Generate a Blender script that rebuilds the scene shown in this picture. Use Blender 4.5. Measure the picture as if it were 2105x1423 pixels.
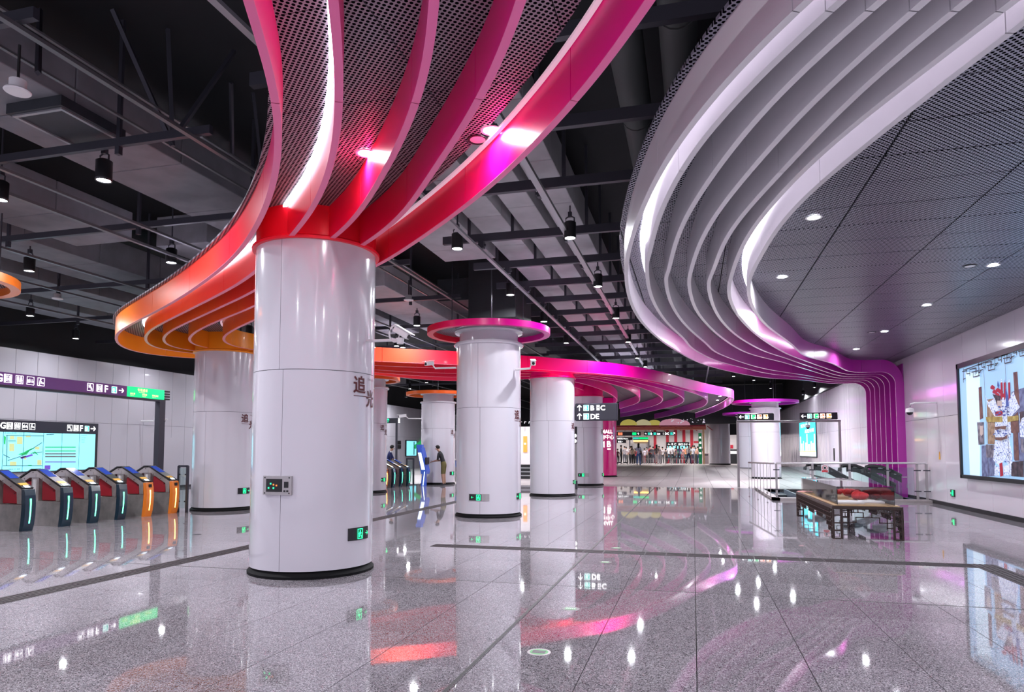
import bpy, bmesh, math, random
from mathutils import Vector, Matrix
R=math.radians; random.seed(7)
sc=bpy.context.scene
for o in list(bpy.data.objects): bpy.data.objects.remove(o)
C=sc.collection
# ---------------------------------------------------------------- camera, world, exposure
W_,H_=2105,1423
F=1400.; CH=1.5; HOR=926.; VPX=1425.; TH=R(3.5)
CY=HOR-F*math.tan(TH); CX=1052.5
YA=math.atan((VPX-CX)*math.cos(TH)/F)
FW=Vector((-math.sin(YA)*math.cos(TH),math.cos(YA)*math.cos(TH),math.sin(TH)))
RT=Vector((math.cos(YA),math.sin(YA),0)); UP=RT.cross(FW)
cam=bpy.data.cameras.new('camera'); co=bpy.data.objects.new('camera',cam); C.objects.link(co)
co.matrix_world=Matrix(((RT.x,UP.x,-FW.x,0),(RT.y,UP.y,-FW.y,0),(RT.z,UP.z,-FW.z,CH),(0,0,0,1)))
cam.sensor_width=36; cam.lens=36*F/W_; cam.shift_y=(CY-H_/2)/W_; cam.clip_end=300
sc.camera=co
w=bpy.data.worlds.new('world'); sc.world=w; w.use_nodes=True
w.node_tree.nodes['Background'].inputs[0].default_value=(.62,.58,.72,1)
w.node_tree.nodes['Background'].inputs[1].default_value=.85
sc.view_settings.view_transform='Standard'; sc.view_settings.look='None'
sc.view_settings.exposure=0.8; sc.view_settings.gamma=1; sc.view_settings.use_curve_mapping=False
LAMP_W=70.; DOWN_W=13.; LED_S=3.6; DISC_S=60.

def ray(px,py): return FW+RT*((px-CX)/F)-UP*((py-CY)/F)
def P(px,py,z=0.):                     # the point of the horizontal plane z seen in the photograph at px,py
    d=ray(px,py); t=(z-CH)/d.z; return Vector((d.x*t,d.y*t,z))
def onX(px,py,x):
    d=ray(px,py); t=x/d.x; return Vector((x,d.y*t,CH+d.z*t))
def onY(px,py,y):
    d=ray(px,py); t=y/d.y; return Vector((d.x*t,y,CH+d.z*t))
# ---------------------------------------------------------------- materials
MATS={}
def mat(name,col,rough=.5,metal=0.,emit=0.,spec=.5,ior=None,coat=0.,alpha=1.,trans=0.,ecol=None):
    if name in MATS: return MATS[name]
    m=bpy.data.materials.new(name); m.use_nodes=True; b=m.node_tree.nodes['Principled BSDF']; I=b.inputs
    I['Base Color'].default_value=(*col,1); I['Roughness'].default_value=rough; I['Metallic'].default_value=metal
    I['Specular IOR Level'].default_value=spec; I['Coat Weight'].default_value=coat; I['Coat Roughness'].default_value=.05
    if ior: I['IOR'].default_value=ior
    if emit: I['Emission Color'].default_value=(*(ecol or col),1); I['Emission Strength'].default_value=emit
    if trans: I['Transmission Weight'].default_value=trans
    if alpha<1: I['Alpha'].default_value=alpha
    m.diffuse_color=(*col,1); MATS[name]=m
    return m
def nodes(m): return m.node_tree.nodes,m.node_tree.links,m.node_tree.nodes['Principled BSDF']
def noisy(m,scale,amount,c2=None,detail=3,rough=None):
    N,L,b=nodes(m); tc=N.new('ShaderNodeTexCoord'); n=N.new('ShaderNodeTexNoise'); n.inputs['Scale'].default_value=scale; n.inputs['Detail'].default_value=detail
    L.new(tc.outputs['Object'],n.inputs['Vector']); r=N.new('ShaderNodeValToRGB'); c=b.inputs['Base Color'].default_value[:]
    c2=c2 or [v*(1-amount) for v in c[:3]]
    r.color_ramp.elements[0].position=.35; r.color_ramp.elements[1].position=.65
    r.color_ramp.elements[0].color=(*c2[:3],1); r.color_ramp.elements[1].color=c
    L.new(n.outputs['Fac'],r.inputs[0]); L.new(r.outputs[0],b.inputs['Base Color'])
    if rough:
        mr=N.new('ShaderNodeMapRange'); mr.inputs[3].default_value=rough[0]; mr.inputs[4].default_value=rough[1]
        L.new(n.outputs['Fac'],mr.inputs[0]); L.new(mr.outputs[0],b.inputs['Roughness'])
    return m
def granite(name,cols,rough):
    m=mat(name,cols[1],rough,spec=.5,ior=1.62); N,L,b=nodes(m)
    tc=N.new('ShaderNodeTexCoord'); v=N.new('ShaderNodeTexVoronoi'); v.inputs['Scale'].default_value=165
    L.new(tc.outputs['Object'],v.inputs['Vector']); r=N.new('ShaderNodeValToRGB'); r.color_ramp.interpolation='CONSTANT'
    e=r.color_ramp.elements; e[0].color=(*cols[0],1); e[0].position=0; e[1].color=(*cols[1],1); e[1].position=.2
    x=e.new(.62); x.color=(*cols[2],1); x=e.new(.86); x.color=(*cols[3],1)
    s=N.new('ShaderNodeSeparateColor'); L.new(v.outputs['Color'],s.inputs[0]); L.new(s.outputs[0],r.inputs[0])
    big=N.new('ShaderNodeTexNoise'); big.inputs['Scale'].default_value=.35; L.new(tc.outputs['Object'],big.inputs['Vector'])
    mr=N.new('ShaderNodeMapRange'); mr.inputs[3].default_value=rough*.6; mr.inputs[4].default_value=rough*1.5; L.new(big.outputs['Fac'],mr.inputs[0]); L.new(mr.outputs[0],b.inputs['Roughness'])
    # every tile is cut from another slab
    oi=N.new('ShaderNodeObjectInfo'); m2=N.new('ShaderNodeMapRange'); m2.inputs[3].default_value=.9; m2.inputs[4].default_value=1.08; L.new(oi.outputs['Random'],m2.inputs[0])
    hs=N.new('ShaderNodeHueSaturation'); L.new(m2.outputs[0],hs.inputs['Value']); L.new(r.outputs[0],hs.inputs['Color']); L.new(hs.outputs[0],b.inputs['Base Color'])
    return m
def perforated(name,col,rough=.4,scale=22.,metal=.3,r0=.34):
    m=mat(name,col,rough,metal); N,L,b=nodes(m)
    tc=N.new('ShaderNodeTexCoord'); mp=N.new('ShaderNodeMapping'); mp.inputs['Rotation'].default_value=(0,0,R(45)); L.new(tc.outputs['Object'],mp.inputs[0])
    v=N.new('ShaderNodeTexVoronoi'); v.voronoi_dimensions='2D'; v.inputs['Scale'].default_value=scale*1.414; v.inputs['Randomness'].default_value=0
    L.new(mp.outputs[0],v.inputs['Vector']); r=N.new('ShaderNodeValToRGB'); r.color_ramp.elements[0].color=(.004,.004,.006,1); r.color_ramp.elements[1].color=(*col,1)
    r.color_ramp.elements[0].position=r0; r.color_ramp.elements[1].position=r0+.05
    L.new(v.outputs['Distance'],r.inputs[0]); L.new(r.outputs[0],b.inputs['Base Color'])
    r2=N.new('ShaderNodeValToRGB'); r2.color_ramp.elements[0].color=(0,0,0,1); r2.color_ramp.elements[0].position=r0; r2.color_ramp.elements[1].position=r0+.05
    L.new(v.outputs['Distance'],r2.inputs[0]); L.new(r2.outputs[0],b.inputs['Specular IOR Level'])
    mm=N.new('ShaderNodeMath'); mm.operation='MULTIPLY'; mm.inputs[1].default_value=metal; L.new(r2.outputs[0],mm.inputs[0]); L.new(mm.outputs[0],b.inputs['Metallic'])
    return m
def painted(name,rough,coat=.6):          # enamel whose colour is stored on the metal itself
    m=mat(name,(1,1,1),rough,coat=coat,spec=.5 if 'white' in name else .22); N,L,b=nodes(m); a=N.new('ShaderNodeVertexColor'); a.layer_name='Col'; L.new(a.outputs[0],b.inputs['Base Color']); return m
G={}
def glassy(name,col):
    m=bpy.data.materials.new(name); m.use_nodes=True; N=m.node_tree.nodes; L=m.node_tree.links; N.remove(N['Principled BSDF'])
    t=N.new('ShaderNodeBsdfTransparent'); t.inputs[0].default_value=(*col,1); g=N.new('ShaderNodeBsdfGlossy'); g.inputs['Roughness'].default_value=.02
    fr=N.new('ShaderNodeFresnel'); fr.inputs[0].default_value=1.45; mx=N.new('ShaderNodeMixShader'); L.new(fr.outputs[0],mx.inputs[0]); L.new(t.outputs[0],mx.inputs[1]); L.new(g.outputs[0],mx.inputs[2]); L.new(mx.outputs[0],N['Material Output'].inputs[0])
    MATS[name]=m; return m
def setup():
    G['floor']=granite('polished_granite',[(.09,.08,.09),(.25,.228,.252),(.35,.322,.352),(.54,.505,.54)],.028)
    G['matte']=noisy(mat('matte_stone',(.45,.40,.40),.42),3,.12)
    mat('plinth_black',(.004,.004,.005),.7,spec=.2); mat('grout',(.03,.025,.028),.8); mat('groove',(.02,.02,.02),.6); mat('tactile',(.055,.045,.05),.6,spec=.25)
    G['col']=mat('white_enamel',(.62,.595,.65),.16,coat=.7)
    mat('black_trim',(.012,.012,.014),.35); mat('gap',(.05,.05,.06),.8)
    G['wall']=mat('wall_panel',(.46,.44,.49),.3,coat=.3)
    G['wallr']=mat('glossy_wall_panel',(.78,.73,.80),.14,coat=.7)
    G['perf']=perforated('perforated_metal',(.36,.32,.38),scale=19.)
    G['perfd']=perforated('perforated_metal_dark',(.34,.34,.41),.32,scale=18.,metal=.45)
    G['pink']=painted('gradient_enamel',.3,.05); G['white']=painted('gradient_white_enamel',.28,.3)
    G['ledd']=mat('led_strip_dim',(.85,.62,.74),.5,emit=.25,ecol=(.95,.7,.85)); G['led']=mat('led_strip',(.93,.88,1),.5,emit=LED_S,ecol=(.95,.88,1))
    G['lampglow']=mat('lamp_glow',(1,1,1),.5,emit=DISC_S,ecol=(.93,.95,1))
    G['slab']=noisy(mat('dark_ceiling_paint',(.012,.013,.017),.7),.4,.5)
    G['duct']=noisy(mat('insulated_duct',(.21,.21,.235),.65),2.5,.2)
    G['ductp']=noisy(mat('pale_duct',(.45,.44,.47),.6),2.5,.15); G['ductd']=noisy(mat('dark_duct',(.03,.035,.045),.6),2,.4)
    G['strut']=mat('dark_steel',(.05,.05,.065),.45,.4); G['conduit']=mat('grey_steel',(.38,.38,.4),.4,.6)
    G['steel']=noisy(mat('brushed_steel',(.5,.47,.45),.35,.7),6,.25); G['rail']=mat('rail_steel',(.42,.4,.4),.3,.6)
    G['navy']=mat('navy_enamel',(.01,.03,.05),.2,coat=.5); G['orange']=mat('orange_enamel',(.85,.22,.02),.3,coat=.3)
    G['red']=mat('red_padding',(.33,.008,.02),.55); G['whitep']=mat('white_plastic',(.78,.77,.78),.35)
    G['glass']=glassy('clear_glass',(.86,.95,.93)); G['acrylic']=glassy('clear_acrylic',(1,1,1))
    G['signbg']=mat('sign_charcoal',(.022,.022,.034),.3); G['purple']=mat('sign_purple',(.085,.03,.12),.3,emit=.35)
    G['siglit']=mat('sign_white',(1,1,1),.5,emit=1.5,ecol=(1,1,1)); G['siggreen']=mat('sign_green',(.0,.55,.16),.5,emit=.9); G['sigteal']=mat('sign_teal',(.02,.42,.33),.5,emit=.9)
    G['sigexit']=mat('exit_green',(.02,.9,.3),.5,emit=1.3); G['yellow']=mat('sign_yellow',(1,.85,.3),.5,emit=.9)
    G['stripg']=mat('green_light_bar',(.1,1,.45),.5,emit=3.2); G['stripy']=mat('yellow_light_bar',(1,.8,.15),.5,emit=3.2)
    G['screen']=mat('lit_screen',(.2,.62,.75),.4,emit=.6,ecol=(.25,.8,.92)); G['bscreen']=mat('blue_screen',(.02,.05,.3),.1,emit=.35); G['kblue']=mat('kiosk_blue',(.03,.08,.42),.3,emit=.25)
    G['inkred']=mat('dark_red_lettering',(.09,.003,.006),.5); G['wood']=noisy(mat('dark_wood',(.03,.012,.007),.4),30,.4); G['pale']=noisy(mat('pale_wood',(.52,.34,.18),.45),12,.2)
    G['cloth']=mat('red_cloth',(.6,.01,.015),.7); G['paper']=mat('white_paper',(.75,.75,.78),.7); G['black']=mat('black',(.006,.006,.008),.4)
    G['rubber']=mat('black_rubber',(.02,.02,.022),.5); G['magenta']=mat('magenta_enamel',(.62,.0,.17),.16,coat=.7)
setup()
def M(n): return MATS.get(n) or G[n]
# ---------------------------------------------------------------- mesh helpers
class MB:
    def __init__(s): s.v=[]; s.f=[]; s.c=None
    def add(s,vs,fs):
        k=len(s.v); s.v+= [Vector(p) for p in vs]; s.f+=[tuple(i+k for i in f) for f in fs]; return s
    def box(s,a,b):
        x0,y0,z0=a; x1,y1,z1=b
        return s.add([(x0,y0,z0),(x1,y0,z0),(x1,y1,z0),(x0,y1,z0),(x0,y0,z1),(x1,y0,z1),(x1,y1,z1),(x0,y1,z1)],[(0,3,2,1),(4,5,6,7),(0,1,5,4),(1,2,6,5),(2,3,7,6),(3,0,4,7)])
    def frame_box(s,o,r,u,n,w,h,d):     # box from corner o along unit vectors r,u,n
        o=Vector(o); p=[o+r*(w*i)+u*(h*j)+n*(d*k) for k in (0,1) for j in (0,1) for i in (0,1)]
        return s.add(p,[(0,2,3,1),(4,5,7,6),(0,1,5,4),(2,6,7,3),(0,4,6,2),(1,3,7,5)])
    def prism(s,poly,n,d):              # polygon (3D points) extruded along n
        k=len(poly); n=Vector(n)*d; a=[Vector(p) for p in poly]
        return s.add(a+[p+n for p in a],[tuple(range(k))[::-1],tuple(range(k,2*k))]+[(i,(i+1)%k,k+(i+1)%k,k+i) for i in range(k)])
    def tube(s,pts,r,n=8,cap=True):
        pts=[Vector(p) for p in pts]; rings=[]; rr=r if isinstance(r,(list,tuple)) else [r]*len(pts)
        for i,p in enumerate(pts):
            t=(pts[min(i+1,len(pts)-1)]-pts[max(i-1,0)]).normalized(); a=Vector((0,0,1)) if abs(t.z)<.9 else Vector((1,0,0))
            x=t.cross(a).normalized(); y=t.cross(x); rings.append([p+(x*math.cos(6.28319*j/n)+y*math.sin(6.28319*j/n))*rr[i] for j in range(n)])
        vs=[q for g in rings for q in g]; fs=[]
        for i in range(len(pts)-1):
            for j in range(n): fs.append((i*n+j,i*n+(j+1)%n,(i+1)*n+(j+1)%n,(i+1)*n+j))
        if cap: fs+= [tuple(range(n))[::-1],tuple(range((len(pts)-1)*n,len(pts)*n))]
        return s.add(vs,fs)
    def lathe(s,prof,c=(0,0),n=32,a0=0.,a1=360.,caps=False):
        full=abs(a1-a0-360)<1e-6; k=n if full else n+1; vs=[]
        for i in range(k):
            a=R(a0+(a1-a0)*i/n)
            for (r,z) in prof: vs.append((c[0]+r*math.sin(a),c[1]-r*math.cos(a),z))
        m=len(prof); fs=[]
        for i in range(n):
            i2=(i+1)%k
            for j in range(m-1): fs.append((i*m+j,i2*m+j,i2*m+j+1,i*m+j+1))
        if caps and not full: fs+=[tuple(range(m)),tuple(range((k-1)*m,k*m))[::-1]]
        return s.add(vs,fs)
    def sph(s,c,r,n=10,sx=1,sy=1,sz=1):
        prof=[(r*math.sin(math.pi*i/n),-r*math.cos(math.pi*i/n)) for i in range(n+1)]; t=MB().lathe(prof,(0,0),n*2)
        return s.add([(p.x*sx+c[0],p.y*sy+c[1],p.z*sz+c[2]) for p in t.v],t.f)
    def build(s,name,m,parent=None,smooth=False,bevel=0,world=True,cols=None):
        off=wloc(parent) if (parent and world) else Vector((0,0,0))
        me=bpy.data.meshes.new(name); me.from_pydata([p-off for p in s.v],[],s.f)
        bm=bmesh.new(); bm.from_mesh(me); bmesh.ops.recalc_face_normals(bm,faces=bm.faces); bm.to_mesh(me); bm.free()
        if cols:
            a=me.color_attributes.new('Col','FLOAT_COLOR','POINT')
            for i,cc in enumerate(cols): a.data[i].color=(*cc,1)
        o=bpy.data.objects.new(name,me); C.objects.link(o); me.materials.append(m if not isinstance(m,str) else M(m))
        if parent: o.parent=parent
        if smooth:
            me.shade_smooth()
            e=o.modifiers.new('edge','EDGE_SPLIT'); e.split_angle=R(38)
        if bevel:
            b=o.modifiers.new('bevel','BEVEL'); b.width=bevel; b.segments=2; b.limit_method='ANGLE'
        return o
def wloc(o):
    v=Vector((0,0,0))
    while o: v=v+o.location; o=o.parent
    return v
def tag(o,label=None,cat=None,group=None,kind=None):
    if label: o['label']=label
    if cat: o['category']=cat
    if group: o['group']=group
    if kind: o['kind']=kind
    return o
def thing(name,label,cat,loc=(0,0,0),group=None,rz=0):
    o=bpy.data.objects.new(name,None); C.objects.link(o); o.location=loc; o.rotation_euler=(0,0,rz); o.empty_display_size=.2
    return tag(o,label,cat,group)
def struct(name,mb,m,smooth=False): return tag(mb.build(name,m,smooth=smooth),kind='structure')
def sempty(name):
    o=bpy.data.objects.new(name,None); C.objects.link(o); o['kind']='structure'; return o
def copy_tree(o,parent=None):
    c=o.copy(); C.objects.link(c)
    if parent: c.parent=parent
    for ch in [q for q in CH_.get(o.name,[])] or list(o.children): copy_tree(ch,c)
    return c
CH_={}
def inst(name,mesh,loc,parent,rz=0,scale=None):
    o=bpy.data.objects.new(name,mesh); C.objects.link(o); o.parent=parent; o.location=Vector(loc)-wloc(parent); o.rotation_euler=(0,0,rz)
    if scale: o.scale=scale
    return o
TC={}
def text_mesh(body,size):
    k=(body,size)
    if k in TC: return TC[k]
    cu=bpy.data.curves.new('txt','FONT'); cu.body=body; cu.size=size; cu.resolution_u=3; cu.offset=.022 if (body in '追光' or (body.isascii() and size>=.5 and len(body)<8)) else 0; cu.align_x='LEFT'
    o=bpy.data.objects.new('txt',cu); C.objects.link(o); me=bpy.data.meshes.new_from_object(o)
    vs=[v.co.copy() for v in me.vertices]; fs=[tuple(p.vertices) for p in me.polygons]
    bpy.data.objects.remove(o); bpy.data.meshes.remove(me); bpy.data.curves.remove(cu)
    if not vs: vs=[Vector((0,0,0)),Vector((size*.5,0,0)),Vector((size*.5,size*.7,0))]; fs=[(0,1,2)]
    x0=min(v.x for v in vs); x1=max(v.x for v in vs); y0=min(v.y for v in vs); y1=max(v.y for v in vs)
    TC[k]=([Vector((v.x-x0,v.y-y0,0)) for v in vs],fs,x1-x0,y1-y0); return TC[k]
class Face:       # a flat print or sign face: origin, right, up (unit vectors)
    def __init__(s,o,r,u,parent): s.o=Vector(o); s.r=Vector(r); s.u=Vector(u); s.n=s.r.cross(s.u); s.p=parent
    def pt(s,x,y,d=0): return s.o+s.r*x+s.u*y+s.n*d
    def rect(s,x,y,w,h,m,name='panel',d=.004,t=.004): return MB().frame_box(s.pt(x,y,d),s.r,s.u,s.n,w,h,t).build(name,m,s.p)
    def poly(s,pts,m,name='print',d=.004): return MB().prism([s.pt(x,y,d) for x,y in pts],s.n,.002).build(name,m,s.p)
    def text(s,body,x,y,h,m,d=.006,w=None,name='lettering'):
        vs,fs,tw,th=text_mesh(body,1.0); k=h/th; kx=k if w is None else w/tw
        return MB().add([s.pt(x+v.x*kx,y+v.y*k,d) for v in vs],fs).build(name,m,s.p),tw*kx
    def mb_ring(s,x,y,w,h,t,d=.006):
        mb=MB()
        for a in ((x,y,w,t),(x,y+h-t,w,t),(x,y+t,t,h-2*t),(x+w-t,y+t,t,h-2*t)): mb.frame_box(s.pt(a[0],a[1],d),s.r,s.u,s.n,a[2],a[3],.002)
        return mb
    def disc(s,x,y,r,mb,d=.006,n=10,k=1.):
        mb.prism([s.pt(x+r*math.cos(6.283*i/n),y+k*r*math.sin(6.283*i/n),d) for i in range(n)],s.n,.002)
    def bar(s,x,y,w,h,mb,d=.006): mb.frame_box(s.pt(x,y,d),s.r,s.u,s.n,w,h,.002)
    def line(s,x0,y0,x1,y1,t,mb,d=.006):
        dx,dy=x1-x0,y1-y0; l=math.hypot(dx,dy) or 1; nx,ny=-dy/l*t/2,dx/l*t/2
        mb.prism([s.pt(x0+nx,y0+ny,d),s.pt(x1+nx,y1+ny,d),s.pt(x1-nx,y1-ny,d),s.pt(x0-nx,y0-ny,d)],s.n,.002)
    def arrow(s,x,y,h,dr,m):            # dr: unit direction
        mb=MB(); cx,cy=x+h/2,y+h/2; dx,dy=dr; t=h*.13; tip=(cx+dx*h*.48,cy+dy*h*.48)
        s.line(cx-dx*h*.48,cy-dy*h*.48,tip[0],tip[1],t,mb)
        for sg in (1,-1):
            a=math.atan2(dy,dx)+sg*R(135); s.line(tip[0],tip[1],tip[0]+math.cos(a)*h*.5,tip[1]+math.sin(a)*h*.5,t,mb)
        return mb.build('arrow',m,s.p)
    def icon(s,kind,x,y,h,m='sign_white'):
        if kind=='exit':
            s.rect(x,y,h*.95,h,'sign_teal','exit_panel'); s.mb_ring(x+.03*h,y+.03*h,h*.89,h*.94,h*.05,.009).build('icon_frame',m,s.p); s.text('出',x+.2*h,y+.32*h,h*.5,m,.01); s.text('Exit',x+.25*h,y+.1*h,h*.16,m,.01); return h*.95
        if kind[0]=='L':
            cm={'1':'sign_green','2':'line_orange','8':'line_amber'}[kind[1]]; mat('line_orange',(.9,.25,.12),.5,emit=.6); mat('line_amber',(.85,.33,.03),.5,emit=.6)
            s.rect(x,y,h*.95,h,cm,'line_panel'); s.mb_ring(x+.03*h,y+.03*h,h*.89,h*.94,h*.05,.009).build('icon_frame',m,s.p); s.text(kind[1],x+.12*h,y+.22*h,h*.58,m,.01); s.text('号线',x+.5*h,y+.25*h,h*.26,m,.01); return h*.95
        mb=s.mb_ring(x,y,h*.95,h,h*.05)
        def man(cx,cy,k,skirt=False):
            s.disc(cx,cy+.42*k,.08*k,mb); s.bar(cx-.12*k,cy-.02*k,.24*k,.34*k,mb)
            if skirt: mb.prism([s.pt(cx-.2*k,cy-.16*k,.006),s.pt(cx+.2*k,cy-.16*k,.006),s.pt(cx+.08*k,cy+.1*k,.006),s.pt(cx-.08*k,cy+.1*k,.006)],s.n,.002)
            s.bar(cx-.1*k,cy-.42*k,.08*k,.42*k,mb); s.bar(cx+.02*k,cy-.42*k,.08*k,.42*k,mb)
        def chair(cx,cy,k):
            s.disc(cx-.05*k,cy+.42*k,.07*k,mb); s.line(cx-.05*k,cy+.32*k,cx,cy,.09*k,mb); s.line(cx,cy,cx+.2*k,cy-.02*k,.08*k,mb); s.line(cx+.2*k,cy,cx+.3*k,cy-.3*k,.07*k,mb)
            for i in range(10):
                a,b=6.283*i/10,6.283*(i+1)/10; s.line(cx+.22*k*math.cos(a),cy-.12*k+.22*k*math.sin(a),cx+.22*k*math.cos(b),cy-.12*k+.22*k*math.sin(b),.05*k,mb)
        if kind=='wc': man(x+.27*h,y+.5*h,.85*h); man(x+.68*h,y+.5*h,.85*h,True); s.bar(x+.465*h,y+.15*h,.02*h,.7*h,mb)
        elif kind=='lift':
            s.bar(x+.12*h,y+.1*h,.08*h,.8*h,mb); s.bar(x+.75*h,y+.1*h,.08*h,.8*h,mb); s.mb_ring(x+.27*h,y+.18*h,.42*h,.64*h,.04*h).build('icon_frame',m,s.p); chair(x+.47*h,y+.5*h,.5*h)
        elif kind=='family': man(x+.17*h,y+.42*h,.45*h); man(x+.37*h,y+.47*h,.55*h,True); chair(x+.68*h,y+.45*h,.5*h)
        elif kind=='baby':
            s.disc(x+.42*h,y+.8*h,.09*h,mb); s.line(x+.38*h,y+.7*h,x+.28*h,y+.35*h,.12*h,mb); s.line(x+.28*h,y+.35*h,x+.28*h,y+.1*h,.1*h,mb); s.line(x+.38*h,y+.62*h,x+.6*h,y+.48*h,.07*h,mb); s.bar(x+.45*h,y+.3*h,.4*h,.05*h,mb); s.disc(x+.55*h,y+.42*h,.06*h,mb); s.bar(x+.58*h,y+.38*h,.22*h,.08*h,mb)
        elif kind=='access': man(x+.25*h,y+.62*h,.5*h); man(x+.47*h,y+.62*h,.5*h,True); chair(x+.65*h,y+.32*h,.45*h)
        mb.build('pictogram',m,s.p); return h*.95
XR,YR,ZU=Vector((1,0,0)),Vector((0,1,0)),Vector((0,0,1))
def catmull(pts,step=.15):
    p=[Vector(q) for q in pts]; p=[p[0]*2-p[1]]+p+[p[-1]*2-p[-2]]; out=[]
    for i in range(1,len(p)-2):
        a,b,c,d=p[i-1],p[i],p[i+1],p[i+2]; n=max(2,int((c-b).length/step))
        for k in range(n):
            t=k/n; out.append(.5*((2*b)+(c-a)*t+(2*a-5*b+4*c-d)*t*t+(3*b-a-3*c+d)*t**3))
    out.append(p[-2]); return out
def smooth_pts(p,it=12):
    p=[q.copy() for q in p]
    for _ in range(it): p=[p[0]]+[(p[i-1]+p[i]*2+p[i+1])/4 for i in range(1,len(p)-1)]+[p[-1]]
    return p
def resample(p,n):
    L=[0]
    for a,b in zip(p,p[1:]): L.append(L[-1]+(b-a).length)
    out=[]; j=0
    for i in range(n):
        t=L[-1]*i/(n-1)
        while j<len(p)-2 and L[j+1]<t: j+=1
        d=L[j+1]-L[j] or 1; out.append(p[j].lerp(p[j+1],min(1,max(0,(t-L[j])/d))))
    return out
def length(p): return sum((b-a).length for a,b in zip(p,p[1:]))
def normals2(p):
    o=[]
    for i in range(len(p)):
        t=p[min(i+1,len(p)-1)]-p[max(i-1,0)]; t.z=0; t.normalize(); o.append(Vector((-t.y,t.x,0)))
    return o
# ================================================================ STRUCTURE
ZW=4.5
def floor_build():
    fl=MB(); PX0,PX1,PY0,PY1=2.5,6.5,22.4,28.4          # the escalator pit
    for a in ((-26,-3,PX0,40),(PX1,-3,9,40),(PX0,-3,PX1,PY0),(PX0,PY1,PX1,40)): fl.box((a[0],a[1],-.12),(a[2],a[3],-.012))
    f=struct('floor',fl,'grout')
    rm=MB().add([(-26,40,-.12),(9,40,-.12),(9,52,.18),(-26,52,.18),(9,70,.18),(-26,70,.18),(-26,40,-.002),(9,40,-.002),(9,52,.298),(-26,52,.298),(9,70,.298),(-26,70,.298)],
      [(0,1,2,3),(3,2,4,5),(6,7,8,9),(9,8,10,11),(0,1,7,6),(5,4,10,11),(0,3,9,6),(3,5,11,9),(1,2,8,7),(2,4,10,8)])
    rm.build('sloping_floor','matte_stone',f)
    S=.75; cells=[]
    for i in range(-34,12):
        for j in range(-12,28):
            x=i*S; y=7.55+j*S
            if y<0 or x+S<-25.6 or x>8: continue
            if x+S>PX0 and x<PX1 and y+S>PY0 and y<PY1: continue
            cells.append((x,y))
    def vis(c):
        v=Vector((c[0]+S/2,c[1]+S/2,-CH)); k=v.dot(FW)
        if k<.5: return 0
        px=CX+F*v.dot(RT)/k; py=CY-F*v.dot(UP)/k
        return 1/k**3 if -90<px<2200 and py<1530 else 0
    cells.sort(key=lambda c:-vis(c)); g=.0032
    tm=MB().box((g,g,-.012),(S-g,S-g,0)).build('tile','polished_granite',f,world=False); tm.location=(*cells[0],0)
    tm.data.transform(Matrix.Translation((0,0,0)))
    for c in cells[1:300]: inst('tile',tm.data,(c[0],c[1],0),f)
    r=MB()
    for (x,y) in cells[300:]: r.box((x+g,y+g,-.012),(x+S-g,y+S-g,0))
    tag(r.build('distant_tiles','polished_granite',f),kind='stuff')
    m=MB()
    for i in range(-34,12):
        for j in range(28,43):
            x=i*S; y=7.55+j*S
            if x+S>PX0 and x<PX1 and y<PY1: continue
            m.box((x+.006,y+.006,-.012),(x+S-.006,min(y+S,40)-.006,-.001))
    tag(m.build('matte_tiles','matte_stone',f),kind='stuff')
    j=MB()
    for i in range(-20,12):                             # joints of the sloping part
        x=i*S; j.add([(x-.008,40,.001),(x+.008,40,.001),(x+.008,52,.301),(x-.008,52,.301)],[(0,1,2,3)]); j.add([(x-.008,52,.301),(x+.008,52,.301),(x+.008,60,.301),(x-.008,60,.301)],[(0,1,2,3)])
    for k in range(24):
        y=40+k*.75; z=.3*min(1,(y-40)/12)+.001; j.add([(-20,y,z),(8,y,z),(8,y+.02,z+.0006),(-20,y+.02,z+.0006)],[(0,1,2,3)])
    tag(j.build('floor_joint','groove',f),kind='stuff')
    # dark joints running the length of the hall
    MB().box((-1.532,0,-.002),(-1.508,28.5,.0012)).build('movement_joint','groove',f)
    MB().box((-9,7.54,-.002),(6.4,7.556,.0012)).build('movement_joint','groove',f)
    # tactile strips: 0.3 m tiles with four bars
    t=MB().box((.002,.002,-.001),(.296,.296,.003))
    for k in range(4): t.box((.01,.035+k*.065,.003),(.29,.065+k*.065,.0075))
    t=t.build('tactile_tile','tactile',f,world=False); t.location=(-4.0,10.05,0); used=False
    for k in range(1,25): inst('tactile_tile',t.data,(-4.0+k*.3,10.05,0),f)
    for k in range(0,52):
        inst('tactile_tile',t.data,(-6.55,5.0+k*.3,0),f,rz=R(90))
    for k in range(0,16):                               # branches turning towards the camera and to the left
        inst('tactile_tile',t.data,(3.8,10.05-k*.3,0),f,rz=R(90))
    for k in range(0,14): inst('tactile_tile',t.data,(-7.15-k*.3,5.0,.0),f)
    return f
floor=floor_build()

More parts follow.
